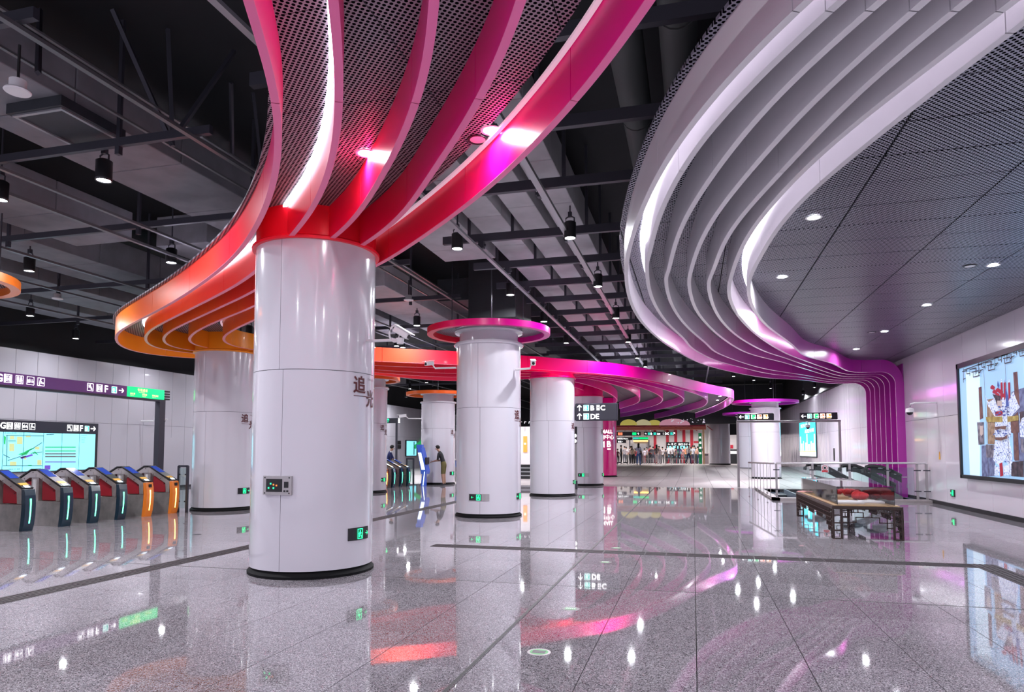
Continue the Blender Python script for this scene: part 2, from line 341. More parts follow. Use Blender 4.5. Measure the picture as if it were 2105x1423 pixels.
def walls():
    wl=MB().box((-20.3,8,0),(-20.03,62,4.62)); s=struct('wall_left',wl,'gap')
    p=MB().box((0,.003,.1),(.03,.717,2.446)).build('wall_panel','wall_panel',s,world=False); q=MB().box((0,.003,2.454),(.03,.717,4.6)).build('wall_panel','wall_panel',s,world=False)
    ys=[16.13-.725*11+.725*k for k in range(0,72)]
    p.location=(-20.03,ys[0],0); q.location=(-20.03,ys[0],0)
    for y in ys[1:]: inst('wall_panel',p.data,(-20.03,y,0),s); inst('wall_panel',q.data,(-20.03,y,0),s)
    a=MB().box((-20.005,21.9,.1),(-19.985,23.3,2.0))
    a.build('access_panel','wall_panel',s)
    wr=MB().box((6.64,2,0),(6.9,62,4.6)); s=struct('wall_right',wr,'gap')
    ys=[2+1.45*k for k in range(41)]
    p=MB().box((0,.004,.1),(.03,1.446,2.416)).build('wall_panel','glossy_wall_panel',s,world=False); q=MB().box((0,.004,2.424),(.03,1.446,4.62)).build('wall_panel','glossy_wall_panel',s,world=False)
    p.location=(6.6,ys[0],0); q.location=(6.6,ys[0],0)
    for y in ys[1:]:
        if y>26: break
        inst('wall_panel',p.data,(6.6,y,0),s); inst('wall_panel',q.data,(6.6,y,0),s)
    p=MB().box((0,.004,.1),(.03,.476,2.416)).build('wall_panel','glossy_wall_panel',s,world=False); q=MB().box((0,.004,2.424),(.03,.476,4.5)).build('wall_panel','glossy_wall_panel',s,world=False)
    p.location=q.location=(6.595,y,0); y0=y; k=0; random.seed(11)
    while y<61.5:
        y+=.48; k+=1; a=random.uniform(-.012,.012)
        if k<148: inst('wall_panel',p.data,(6.598,y,0),s,rz=a); inst('wall_panel',q.data,(6.598,y,0),s,rz=a*.6)
    struct('baseboard_right',MB().box((6.57,2,0),(6.628,22.2,.1)),'black_trim')
    struct('wall_back',MB().box((-26,67,0),(9,67.3,7)),'dark_ceiling_paint')
    struct('wall_left_upper',MB().box((-20.6,8,4.62),(-20.3,66,7)),'dark_ceiling_paint')
    struct('wall_right_upper',MB().box((6.9,-4,4.4),(7.2,67,7)),'dark_ceiling_paint')
    struct('ceiling',MB().box((-27,-4,6.8),(9,67,7)),'dark_ceiling_paint')
walls()

# ---------------------------------------------------------------- the two flowing canopies
def idw(keys,p=3.5,gain=1.22):
    def f(x,y):
        W=0; c=[0,0,0]
        for (a,b),k in keys:
            d=1/((math.hypot(x-a,y-b)+.25)**p); W+=d
            for i in range(3): c[i]+=k[i]*d
        return tuple(min(1,v/W*gain) for v in c)
    return f
pinkc=idw(gain=1.4,keys=[((-2.4,3.3),(.9,.02,.2)),((-1.5,3.5),(.8,.005,.24)),((-.3,4),(.72,0,.22)),((-1,5.5),(.75,0,.19)),((-3,5),(.85,.01,.16)),((-3.5,7),(.8,.005,.05)),((-4.9,7.4),(.88,.012,.03)),((-7,9.3),(.86,.04,.025)),((-9.3,10.8),(.88,.10,.02)),((-11.5,12),(.9,.17,.015)),((-13.5,14),(.92,.22,.012)),
 ((-11.6,16),(.92,.24,.01)),((-9,18.5),(.85,.05,.02)),((-7,20),(.82,.012,.04)),((-5.5,20.5),(.78,.0,.07)),((-3.5,22),(.72,0,.15)),((-1.5,25.5),(.66,0,.26)),((0,29),(.58,.01,.34)),((1.6,34),(.36,.05,.42)),((1.8,40),(.7,.1,.5)),((-1,50),(.5,.06,.5)),((-4.5,29.4),(.8,0,.16)),((-3,33),(.8,.03,.3))])
whitec=idw([((0,4),(.62,.6,.63)),((0,8),(.62,.6,.63)),((3,4),(.62,.6,.63)),((2,7),(.62,.6,.63)),((-.9,12),(.62,.6,.63)),((.9,11),(.62,.6,.63)),((1.3,13.2),(.6,.55,.6)),((-.7,15),(.6,.5,.6)),((0,19),(.6,.16,.45)),((1,17.5),(.6,.22,.46)),((2.2,19),(.55,.12,.42)),((3,22),(.5,.06,.38)),((1.5,23.5),(.6,.06,.4)),((3.5,26),(.6,.08,.45)),((5,24),(.42,.02,.33)),((6.3,24),(.40,.015,.32))])
def litedgec(c): k=(1,.34,.56) if c[0]>2.2*c[2] else (1,.6,.9) if c[0]-c[1]>.15 else (.78,.76,.79); return tuple(v*.45+.55*q for v,q in zip(c,k))  # fin edges mixed lighter: the light they catch is put into the colour
def fin(parent,pts,zb,zt,th,colf,mname,seg=2.4,name='fin_panel'):
    pts=resample(pts,max(8,int(length(pts)/.12))); nn=normals2(pts); n=len(pts); per=max(6,int(seg/(length(pts)/(n-1)))); i=0
    while i<n-1:
        j=min(n-1,i+per)
        if n-1-j<5: j=n-1
        mb=MB(); cols=[]
        st=list(range(i,j+1))
        for k,q in enumerate(st):
            p=pts[q]+Vector((0,0,0))
            if k==0 and i>0: p=p.lerp(pts[q+1],.018/(pts[q+1]-pts[q]).length*.25)
            if k==len(st)-1 and j<n-1: p=p.lerp(pts[q-1],.018/(pts[q]-pts[q-1]).length*.25)
            a,b=p+nn[q]*th/2,p-nn[q]*th/2; c=colf(p.x,p.y)
            mb.v+=[Vector((a.x,a.y,zb)),Vector((b.x,b.y,zb)),Vector((b.x,b.y,zt)),Vector((a.x,a.y,zt))]; cols+=[c]*4
        m=len(st)
        for k in range(m-1):
            for e in range(4): mb.f.append((k*4+e,k*4+(e+1)%4,k*4+4+(e+1)%4,k*4+4+e))
        mb.f+=[(0,3,2,1),(4*m-4,4*m-3,4*m-2,4*m-1)]; base=len(mb.v)
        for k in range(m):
            a,b=mb.v[k*4],mb.v[k*4+1]; c=litedgec(cols[k*4]); mb.v+=[Vector((a.x,a.y,zb-.001)),Vector((b.x,b.y,zb-.001)),Vector((b.x,b.y,zb-.006)),Vector((a.x,a.y,zb-.006))]; cols+=[c]*4
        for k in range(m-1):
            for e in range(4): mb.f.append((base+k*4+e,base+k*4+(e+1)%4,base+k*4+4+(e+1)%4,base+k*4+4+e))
        mb.build(name,mname,parent,smooth=True,cols=cols); i=j
def led(parent,pts,off,wd,zt,m='led_strip',name='light_strip',t0=0,t1=1.):
    pts=resample(pts,max(8,int(length(pts)/.15))); pts=pts[int(len(pts)*t0):int(len(pts)*t1)]; nn=normals2(pts); mb=MB()
    for k,p in enumerate(pts):
        a,b=p+nn[k]*(off+wd),p+nn[k]*off
        mb.v+=[Vector((a.x,a.y,zt-.03)),Vector((b.x,b.y,zt-.03)),Vector((b.x,b.y,zt-.004)),Vector((a.x,a.y,zt-.004))]
    m_=len(pts)
    for k in range(m_-1):
        for e in range(4): mb.f.append((k*4+e,k*4+(e+1)%4,k*4+4+(e+1)%4,k*4+4+e))
    mb.f+=[(0,3,2,1),(4*m_-4,4*m_-3,4*m_-2,4*m_-1)]
    return mb.build(name,m,parent)
def clip(poly,ax,v,keep_gt):
    out=[]
    for i in range(len(poly)):
        a,b=poly[i-1],poly[i]; ia=(a[ax]>=v)==keep_gt or a[ax]==v; ib=(b[ax]>=v)==keep_gt or b[ax]==v
        if ia!=ib:
            t=(v-a[ax])/(b[ax]-a[ax]); out.append((a[0]+(b[0]-a[0])*t,a[1]+(b[1]-a[1])*t))
        if ib: out.append(b)
    return out
def plate(parent,A,B,z,cx,cy,m,name='perforated_panel',n=90,ox=0.,oy=0.,gap=.004):
    A=resample(A,n); B=resample(B,n); cells={}
    for i in range(n-1):
        q=[(A[i].x,A[i].y),(A[i+1].x,A[i+1].y),(B[i+1].x,B[i+1].y),(B[i].x,B[i].y)]
        xs=[p[0] for p in q]; ys=[p[1] for p in q]
        for a in range(int(math.floor((min(xs)-ox)/cx)),int(math.floor((max(xs)-ox)/cx))+1):
            for b in range(int(math.floor((min(ys)-oy)/cy)),int(math.floor((max(ys)-oy)/cy))+1):
                g=gap; p=q
                for ax,v,k in ((0,ox+a*cx+g,True),(0,ox+(a+1)*cx-g,False),(1,oy+b*cy+g,True),(1,oy+(b+1)*cy-g,False)):
                    p=clip(p,ax,v,k)
                    if len(p)<3: break
                if len(p)<3: continue
                ar=abs(sum(p[k-1][0]*p[k][1]-p[k][0]*p[k-1][1] for k in range(len(p))))/2
                if ar<2e-4: continue
                cells.setdefault((a,b),MB()).prism([Vector((u,v,z)) for u,v in p],(0,0,1),.03)
    for k,mb in cells.items(): mb.build(name,m,parent)
    return len(cells)
def T(l,z=4.05): return [P(x,y,z) for x,y in l]
def Z5(l): return [(1170+x/5.689,680+y/5.689) for x,y in l]
ZB,ZT=4.05,4.45
def canopy_pink():
    t=thing('ribbon_canopy','S-shaped suspended canopy of pink, red and orange fins with magenta right nose','canopy',(-4.7,7.8,4.05))
    A=T([(506,0),(536,76),(553.5,130),(567.5,187),(576,240),(578.5,284),(575,334),(567,374),(550,424),(528.5,467),(485,527),(439,565),(372,612),(322,639.5),(274,664.5),(243.6,681),(236,696),(250,714.6),(287,726.6),(341.6,734),(389.5,736.4)])
    A=[Vector((-1.9,2.2,ZB)),]+A
    B=T([(688.7,0),(691,60),(695,110),(702,167),(702.7,234),(697,300),(683.7,350.5),(657,410.6),(617,467),(519,565),(472,594),(424,619),(374,644),(328.5,667),(304.5,681),(296,696),(304.5,710),(331,720)])
    Cc=T([(897,0),(894,67),(885.6,133.5),(864,217),(834,284),(800.5,337),(757,407),(710,472),(517,602),(472,622),(418,648),(363,673),(339,686),(332,698),(339,710),(361,719)])
    D=T([(1074,0),(1054,73),(1026,137),(984,213.6),(934,294),(867,377),(794,474),(516,633),(472,649),(429,668),(400,682),(387,692),(385,703),(396,712)])
    E=T([(1334.5,0),(1294,64.5),(1258,114.7),(1227,155),(1181.6,210),(1119.5,279.5),(1059.7,339),(1009,384.6),(966,419),(923,451),(880,480),(822,517),(774.5,547),(515,661),(483,676.5),(457,690),(452.6,698),(461,709)])
    B.insert(0,Vector((-1.45,2.3,ZB))); Cc.insert(0,Vector((-.95,2.45,ZB))); D.insert(0,Vector((-.4,2.55,ZB))); E.insert(0,Vector((.35,2.8,ZB)))
    F1=T([(771,743),(938,750),(1070,757)]+Z5([(0,480),(500,515),(1000,590),(1400,680),(1700,745),(1860,770),(1925,800),(1850,880),(1700,950),(1480,1020)]))
    F2=T([(771,752),(938,757.5)]+Z5([(0,493),(500,530),(900,590),(1250,670),(1500,745),(1590,790),(1618,830),(1560,890),(1380,940),(1150,1000),(1000,1030)]))
    F3=T([(771,760.5),(938,768)]+Z5([(0,507),(400,545),(750,600),(1050,670),(1250,735),(1330,785),(1342,815),(1290,860),(1100,910),(800,978),(600,1012)]))
    F4=T([(771,765.5),(938,776)]+Z5([(0,522),(300,552),(600,600),(850,670),(1020,738),(1090,790),(1085,825),(1040,860),(900,905),(750,935),(600,965)]))
    F5=T([(771,770.5),(938,784)]+Z5([(40,545),(300,578),(550,635),(700,695),(800,755),(825,800),(800,845),(700,880),(590,912)]))
    F6=[Vector((-5.1,22.9,ZB))]+T(Z5([(35,592),(250,645),(450,722),(545,785),(557,825),(520,860)]))
    F7=[Vector((-5.3,23.2,ZB))]+T(Z5([(40,655),(150,690),(262,752)]))
    L=[smooth_pts(catmull(X+[Vector(m_) for m_ in mid]+Y,.2),20) for X,mid,Y in ((A,[(-12.4,16.6,ZB),(-11.4,18.8,ZB)],F5),(B,[(-12.6,15.2,ZB),(-11.9,16.3,ZB),(-10.9,18.4,ZB)],F4),(Cc,[(-12.2,14.9,ZB),(-11.5,16.0,ZB),(-10.5,17.8,ZB)],F3),(D,[(-11.6,14.8,ZB),(-11.0,15.8,ZB),(-10.0,17.4,ZB)],F2),(E,[(-11.0,14.6,ZB),(-10.5,15.5,ZB),(-9.6,16.9,ZB)],F1))]
    A,B,Cc,D,E=L
    for c in L: fin(t,c,ZB,ZT,.06,pinkc,'gradient_enamel')
    F6=smooth_pts(catmull(F6,.2),10); F7=smooth_pts(catmull(F7,.2),6)
    fin(t,F6,ZB,ZT,.06,pinkc,'gradient_enamel'); fin(t,F7,ZB,ZT,.06,pinkc,'gradient_enamel')
    led(t,B,.035,.042,ZT,t0=.0,t1=.42); led(t,E,.045,.04,ZT,'led_strip_dim',t0=0,t1=.42); led(t,E,.045,.03,ZT,'led_strip_dim',t0=.6,t1=1.); led(t,B,.035,.04,ZT,t0=.42,t1=.5)
    nA=normals2(A); nE=normals2(E)
    A2=[p+nA[i]*.085 for i,p in enumerate(A)]; E2=[p+nE[i]*.16 for i,p in enumerate(E)]
    plate(t,A2,E2,ZT,1.2,1.2,'perforated_metal',n=160,ox=.35,oy=.3)
    # infill between the tight fins beside the far column
    iA=min(range(len(A)),key=lambda i:(A[i]-Vector((-6.3,24.5,ZB))).length); tail=A[iA:]
    plate(t,tail,[Vector((-6,24,ZB)),Vector((-5.2,30,ZB)),Vector((-5,36,ZB)),Vector((-6,45,ZB))],ZT+.031,1.2,1.2,'perforated_metal',n=50)
    return t,A,B,Cc,D,E
pink,fA,fB,fC,fD,fE=canopy_pink()

def canopy_white():
    t=thing('ribbon_canopy','sweeping canopy of white fins turning purple and running down the right wall','canopy',(1,10,4.05))
    Z4=lambda l:[(1250+x/2.4538,y/2.4538) for x,y in l]; ZN=lambda l:[(1240+x/3.31,330+y/3.31) for x,y in l]; ZP=lambda l:[(1340+x/3.759,600+y/3.759) for x,y in l]
    W=[Z4([(1000,0),(760,215),(560,440),(400,630),(280,820),(200,980),(140,1130),(105,1250)])+ZN([(155,720),(158,850),(185,960),(240,1070),(320,1160),(460,1270)])+ZP([(400,560),(700,635),(950,672),(1180,680)]),
       Z4([(1170,0),(950,190),(700,440),(500,660),(390,820),(290,1000),(235,1150),(200,1330)])+ZN([(295,660),(300,820),(340,960),(430,1100),(560,1220)])+ZP([(300,430),(480,525),(680,580),(900,632),(1180,662)]),
       Z4([(1375,0),(1100,235),(830,490),(640,720),(520,890),(390,1090),(330,1250),(300,1400)])+ZN([(425,760),(430,870),(480,1010),(580,1140),(720,1260)])+ZP([(480,460),(680,540),(900,600),(1180,643)]),
       Z4([(1600,0),(1350,215),(1080,445),(860,690),(700,880),(560,1050),(450,1250),(410,1400)])+ZN([(578,810),(600,940),(660,1060),(800,1200),(980,1310)])+ZP([(1000,540),(1200,600)]),
       Z4([(1810,0),(1560,200),(1300,410),(1080,640),(900,840),(720,1030),(590,1200),(520,1400)])+ZN([(713,800),(725,920),(790,1070),(920,1200),(1100,1300)])+ZP([(1000,500),(1200,570)]),
       Z4([(2050,0),(1700,270),(1400,500),(1130,710),(900,940),(740,1130),(660,1270),(620,1400)])+ZN([(850,840),(855,930),(920,1060),(1050,1190),(1220,1300)])+ZP([(1190,535)]),
       Z4([(2098,110),(1850,300),(1600,480),(1380,670),(1150,850),(960,1020),(830,1180),(750,1330)])+ZN([(990,790),(985,890),(1020,1010),(1120,1130),(1270,1240)])+ZP([(1190,500),(1380,545)])]
    ends=[28.3-.65*i for i in range(7)]; curves=[]
    for i,l in enumerate(W):
        p=T(l); d=(p[0]-p[1]).normalized(); p=[p[0]+d*2.2]+p+[Vector((5.1,ends[i],ZB)),Vector((5.94,ends[i],ZB))]
        curves.append(smooth_pts(catmull(p,.2),14))
    for i,c in enumerate(curves):
        fin(t,c,ZB,ZT,.055,whitec,'gradient_white_enamel')
        # the bend and the upright rib on the wall
        y=ends[i]; mb=MB(); cols=[]; st=[((5.94,4.05),(5.94,4.45))]
        for k in range(0,13):
            a=R(90-90*k/12); st.append(((5.95+.41*math.cos(a),3.64+.41*math.sin(a)),(5.95+.65*math.cos(a),3.64+.81*math.sin(a))))
        for z in (2.6,2.45,0.): st.append(((6.36,z),(6.6,z)))
        for (a,b) in st:
            mb.v+=[Vector((a[0],y-.028,a[1])),Vector((a[0],y+.028,a[1])),Vector((b[0],y+.028,b[1])),Vector((b[0],y-.028,b[1]))]; cols+=[whitec(6.2,y)]*4
        for k in range(len(st)-1):
            for e in range(4): mb.f.append((k*4+e,k*4+(e+1)%4,k*4+4+(e+1)%4,k*4+4+e))
        m=len(st); mb.f+=[(0,3,2,1),(4*m-4,4*m-3,4*m-2,4*m-1)]; base=len(mb.v)
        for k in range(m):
            a,b,c3=mb.v[k*4],mb.v[k*4+1],mb.v[k*4+3]; d=(a-c3).normalized(); mb.v+=[a+d*.001,b+d*.001,b+d*.006,a+d*.006]; cols+=[litedgec(whitec(6.2,y))]*4
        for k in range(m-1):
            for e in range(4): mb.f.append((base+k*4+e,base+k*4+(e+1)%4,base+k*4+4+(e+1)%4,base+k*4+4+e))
        mb.build('wall_rib','gradient_white_enamel',t,smooth=True,cols=cols)
    bp=MB().box((6.575,ends[-1],.02),(6.599,ends[0],4.3)); bp.build('rib_backing','gradient_white_enamel',t,cols=[(.33,.015,.28)]*8)
    led(t,curves[1],.035,.055,ZT,t0=0,t1=.8); led(t,curves[6],.035,.055,ZT,t0=0,t1=.8)
    c0=curves[0]; nn=normals2(c0); out=[p+nn[i]*.09 for i,p in enumerate(c0)]
    end=[Vector((6.58,1.5+24.6*k/39,ZT)) for k in range(40)]
    A=resample(out,120); B=[Vector((6.58,max(-2.,p.y if p.y<28.45 else 28.45),ZT)) for p in A]
    for i in range(1,len(B)): B[i].y=max(B[i].y,B[i-1].y)
    plate(t,A,B,ZT,1.4,.74,'perforated_metal_dark',n=120,ox=.5,oy=.0,gap=.009)
    return t,curves
white,WC=canopy_white()
# ================================================================ COLUMNS
def panel_mesh(z0,z1,r=.75,n=16,m='white_enamel'):
    return MB().lathe([(r-.05,z0),(r,z0),(r,z1),(r-.05,z1),(r-.05,z0)],(0,0),n,.25,119.75,caps=True)
PM={}
def cylface(cx,cy,phi,z,r=.752):       # lathe angle phi (0 faces the camera side -Y, 90 faces +X)
    return cx,cy,R(phi),z,r
def wrap_text(cf,body,h,m,parent,name='lettering',dx=0,dz=0,w=None,flip=False):
    cx,cy,ph,z,r=cf; vs,fs,tw,th=text_mesh(body,1.0); k=h/th; kx=k if w is None else w/tw; out=[]
    for v in vs:
        a=ph+(v.x*kx-tw*kx/2+dx)/r; out.append((cx+(r+.004)*math.sin(a),cy-(r+.004)*math.cos(a),z+dz+v.y*k-h/2))
    return MB().add(out,fs).build(name,m,parent)
def wrap_box(cf,w,h,m,parent,name,t=.01,dx=0,dz=0,n=6,bevel=0):
    cx,cy,ph,z,r=cf; mb=MB(); half=w/2/r
    prof=[(r-.01,z+dz-h/2),(r+t,z+dz-h/2),(r+t,z+dz+h/2),(r-.01,z+dz+h/2),(r-.01,z+dz-h/2)]
    mb.lathe(prof,(cx,cy),n,math.degrees(ph+dx/r-half),math.degrees(ph+dx/r+half),caps=True); return mb.build(name,m,parent)
def exit_sign(cf,parent,arrow=-1,w=.36,h=.15,boxw=.0):
    s=wrap_box(cf,w+boxw,h,'black_trim' if not boxw else 'rail_steel',parent,'exit_sign',.012)
    if boxw: wrap_box(cf,w*.62,h*.92,'black_trim',s,'sign_plate',.016,dx=-arrow*-.5*(boxw)) if False else wrap_box(cf,w*.8,h*.92,'black_trim',s,'sign_plate',.016,dx=-.08)
    c2=(cf[0],cf[1],cf[2],cf[3],cf[4]+.018)
    wrap_text(c2,'←' if arrow<0 else '→',h*.34,'exit_green',s,'arrow',dx=(-.15 if arrow<0 else .13))
    # running figure in a doorway
    cx,cy,ph,z,r=c2; mb=MB()
    def bar(x,y,w_,h_):
        a0=ph+(x)/r; a1=ph+(x+w_)/r; rr=r+.003
        mb.add([(cx+rr*math.sin(a0),cy-rr*math.cos(a0),z+y),(cx+rr*math.sin(a1),cy-rr*math.cos(a1),z+y),(cx+rr*math.sin(a1),cy-rr*math.cos(a1),z+y+h_),(cx+rr*math.sin(a0),cy-rr*math.cos(a0),z+y+h_)],[(0,1,2,3)])
    k=h; o=-.05
    for b in ((0,-.38,.08,.76),(0,.34,.62,.07),(.56,-.38,.08,.76),(0,-.42,.64,.06),(.26,.14,.12,.14),(.2,-.06,.2,.2),(.12,-.02,.1,.07),(.38,.0,.12,.07),(.16,-.28,.1,.24),(.34,-.2,.16,.09),(.42,-.32,.07,.14)): bar(o+b[0]*k,b[1]*k,b[2]*k,b[3]*k)
    mb.build('running_figure','exit_green',s); return s
def column(x,y,zc,label,ring=None,ringr=1.44,drum=None,signs=(),txt=True,enamel='white_enamel',box=False,body=True,z0=0.,r=.75,name='round_column',zr=4.19):
    t=thing(name,label,'column',(x,y,z0))
    MB().lathe([(0,z0),(r+.02,z0),(r+.022,z0+.03),(r-.02,z0+.075),(r-.045,z0+.1),(0,z0+.1)],(x,y),48).build('plinth','plinth_black',t,smooth=True)
    MB().lathe([(r-.06,z0+.05),(r-.06,zc)],(x,y),32).build('core','gap',t,smooth=True)
    for key,a,b,off in (('lo',z0+.09,2.455,2.),('up',2.462,zc,-2.)):
        k=(key,zc,enamel,z0,r)
        for i in range(3):
            if k not in PM:
                o=MB().lathe([(r-.05,a),(r,a),(r,b),(r-.05,b),(r-.05,a)],(0,0),20,.22,119.78,caps=True).build('cladding_panel',enamel,None,smooth=True,world=False); o.parent=t; PM[k]=o.data; o.location=(0,0,-z0); o.rotation_euler=(0,0,R(off))
                o.modifiers[0].split_angle=R(50)
            else:
                o=bpy.data.objects.new('cladding_panel',PM[k]); C.objects.link(o); o.parent=t; o.location=(0,0,-z0); o.rotation_euler=(0,0,R(off+120*i)); e=o.modifiers.new('edge','EDGE_SPLIT'); e.split_angle=R(50)
    if drum:
        MB().lathe([(r-.02,zc),(r+.045,zc+.0),(r+.05,zc+.03),(r+.03,zc+.05),(r-.02,zc+.06)],(x,y),48).build('collar','gradient_enamel',t,smooth=True,cols=[drum]*240)
        for i in range(4):
            mb=MB().lathe([(r-.03,zc+.02),(r-.0,zc+.02),(r-.0,4.45),(r-.03,4.45),(r-.03,zc+.02)],(x,y),14,i*90+.2+4,i*90+89.8+4,caps=True)
            mb.build('drum_panel','gradient_enamel',t,smooth=True,cols=[drum]*len(mb.v))
    if ring:
        MB().lathe([(r-.04,zc-.06),(r+.05,zc-.05),(r+.07,zc-.02),(r+.05,zc+.02),(r-.06,zc+.03)],(x,y),48).build('collar',enamel,t,smooth=True)
        MB().lathe([(r-.06,zc),(r-.06,zr+.02),(r+.04,zr+.03),(r+.06,zr+.06),(r+.04,zr+.1),(r-.1,zr+.1)],(x,y),48).build('neck',enamel,t,smooth=True)
        n=64; c1,c2=ring; cs=[]
        prof=[(ringr-.14,zr),(ringr,zr),(ringr,zr+.14),(ringr-.14,zr+.14),(ringr-.14,zr)]
        mb=MB().lathe(prof,(x,y),n)
        for p in mb.v:
            f=min(1,max(0,.5+(p.x-x)/ringr*.6)); cs.append(tuple(c1[i]*(1-f)+c2[i]*f for i in range(3)))
        o=mb.build('halo_ring','gradient_enamel',t,smooth=True,cols=cs)
        MB().lathe([(r-.05,zr+.13),(ringr-.13,zr+.13),(ringr-.13,zr+.15),(r-.05,zr+.15)],(x,y),48).build('perforated_soffit','perforated_metal_dark',t)
        for i in range(3):
            a=R(20+120*i); MB().tube([(x+1.0*math.sin(a),y-1.0*math.cos(a),zr+.15),(x+1.0*math.sin(a),y-1.0*math.cos(a),5.44 if x<-10 else 6.8)],.012,6).build('hanger_rod','dark_steel',t)
    if txt:
        cf=cylface(x,y,87,2.22); cg=(cf[0],cf[1],cf[2],2.25,cf[4])
        wrap_text(cg,'追',.22,'dark_red_lettering',t,dx=-.14,dz=.06); wrap_text(cg,'光',.22,'dark_red_lettering',t,dx=.1,dz=-.10)
        wrap_box((x,y,R(87),2.20,.752),.3,.008,'dark_red_lettering',t,'underline',.004,dx=-.09,dz=-.03)
        wrap_text(cg,'Chasing Light',.035,'dark_red_lettering',t,dx=.12,dz=.14)
    for s in signs:
        if s=='X': exit_sign(cylface(x,y,78,.485),t,1)
        if s=='Xl': exit_sign(cylface(x,y,86,.46),t,-1,.3,.14)
        if s=='Y': exit_sign(cylface(x,y,0,.46),t,-1,.36,.15,.12)
    if box:
        b=wrap_box(cylface(x,y,-1,1.09),.37,.22,'rail_steel',t,'control_box',.035,n=3)
        wrap_box(cylface(x,y,-1,1.09,.785),.22,.15,'black',b,'display_window',.005,dx=-.03,n=3)
        for q,(dx,dz,c) in enumerate(((-.07,-.03,'exit_green'),(-.04,.02,'exit_green'),(.0,.01,'alarm_lamp'),(.04,.0,'alarm_lamp'),(-.0,-.03,'exit_green'))):
            mat('alarm_lamp',(.9,.25,.05),.5,emit=.5); wrap_box(cylface(x,y,-1,1.09,.789),.018,.018,c,b,'indicator_light',.004,dx=dx-.03,dz=dz,n=2)
        wrap_box(cylface(x,y,-1,1.09,.785),.05,.07,'black',b,'button_panel',.006,dx=.13,dz=.01,n=2)
        for dx in (.11,.145): wrap_box(cylface(x,y,-1,1.09,.785),.02,.02,'black',b,'key_switch',.008,dx=dx,dz=-.065,n=2)
        for dx in (-.165,.165):
            for dz in (-.09,.09): wrap_box(cylface(x,y,-1,1.09,.785),.014,.014,'black_trim',b,'screw',.004,dx=dx,dz=dz,n=2)
    return t
column(-4.7,7.8,4.03,'large white round column in front, with red drum and small control box',drum=pinkc(-4.7,7.6),signs=('X',),box=True)
column(-11.65,15.05,3.97,'white round column under the orange canopy nose, beside the ticket gates',drum=pinkc(-12,15),signs=('X',))
column(-4.6,15.2,3.96,'white round column wearing a red and magenta halo ring',ring=((.85,.01,.03),(.62,.0,.28)),signs=('Y','Xl'))
column(-4.55,22.4,3.88,'white round column behind the halo-ring column, left of the exit sign',drum=pinkc(-3.9,22),signs=('Xl',))
column(-4.5,29.4,3.8,'white round column behind the hanging B C exit sign',drum=(.78,.0,.15),signs=('Y','Xl'))
column(-11.4,22.4,3.75,'slim visible white round column just right of the big front column, orange ring above',ring=((.88,.14,.02),(.88,.12,.02)),ringr=1.2,signs=('Xl',),zr=4.0)
column(-11.05,28.7,3.65,'white round column behind the bending man, with orange halo ring',ring=((.88,.16,.02),(.88,.12,.02)),signs=('X',),zr=3.95)
column(-11.7,7.8,4.0,'white round column at the left edge whose orange halo ring shows',ring=((.9,.2,.02),(.9,.2,.02)),ringr=1.3,zr=4.15)
column(-4.95,39.0,3.6,'magenta round column with white shopping centre lettering',enamel='magenta_enamel',drum=(.78,.0,.2),txt=False)
r1=column(3.75,38.7,3.75,'white round column with purple halo ring behind the left railing sign',ring=((.5,.0,.3),(.45,.03,.5)),ringr=1.7,zr=4.0,txt=False)
p=P(1539,964,.2)
column(p.x,p.y,3.9,'far white column half hidden behind the purple-ring column',ring=((.45,.02,.4),(.4,.03,.5)),ringr=1.7,zr=4.0,txt=False,z0=.2)
p=P(1480,953,.3)
p=onY(1480,950,60.3)
column(p.x,p.y,3.75,'stout white column at the far end beside the grey bin',txt=False,z0=.3,r=.86)
# lettering on the magenta column
def mag():
    t=[o for o in C.objects if o.get('label','').startswith('magenta round')][0]; cf=lambda z,dx:(-4.95,39.0,R(8),z,.752)
    wrap_text(cf(2.55,0),'K MALL',.2,'sign_white',t,dx=.08); wrap_text(cf(2.25,0),'购物中心',.26,'sign_white',t,dx=.08); wrap_text(cf(1.8,0),'↗',.4,'sign_white',t,dx=-.15); wrap_text(cf(1.85,0),'B',.34,'sign_white',t,dx=.3); wrap_text(cf(1.58,0),'出口',.1,'sign_white',t,dx=.3)
mag()

# ================================================================ PENDANT LAMPS AND DOWNLIGHTS
def area(loc,power,size,col=(.93,.94,1),spread=170,parent=None):
    l=bpy.data.lights.new('area_light','AREA'); l.shape='DISK'; l.size=size; l.energy=power; l.color=col; l.spread=R(spread)
    o=bpy.data.objects.new('area_light',l); C.objects.link(o)
    if parent: o.parent=parent; o.location=Vector(loc)-wloc(parent)
    else: o.location=loc
    return o
LM={}
DUCTS=[(-5.1,-3.97,9.4,13.6,5.55),(-3.74,-3.14,6,48,5.55),(-2.95,-2.47,4,48,5.55),(-2.32,-1.84,4,48,5.55),(-8.25,-6.85,1,13.2,5.5),(-11.5,-10.2,2,10.4,5.45),(-10.4,-9.2,11.2,22,5.6),(-13.8,-12.2,6.5,20,5.5),(-16.4,-14.8,9,30,5.5),(-8.6,-7.2,15,34,5.5),(-19,-17.6,12,40,5.6),(-6.6,-5.5,17,45,5.5)]
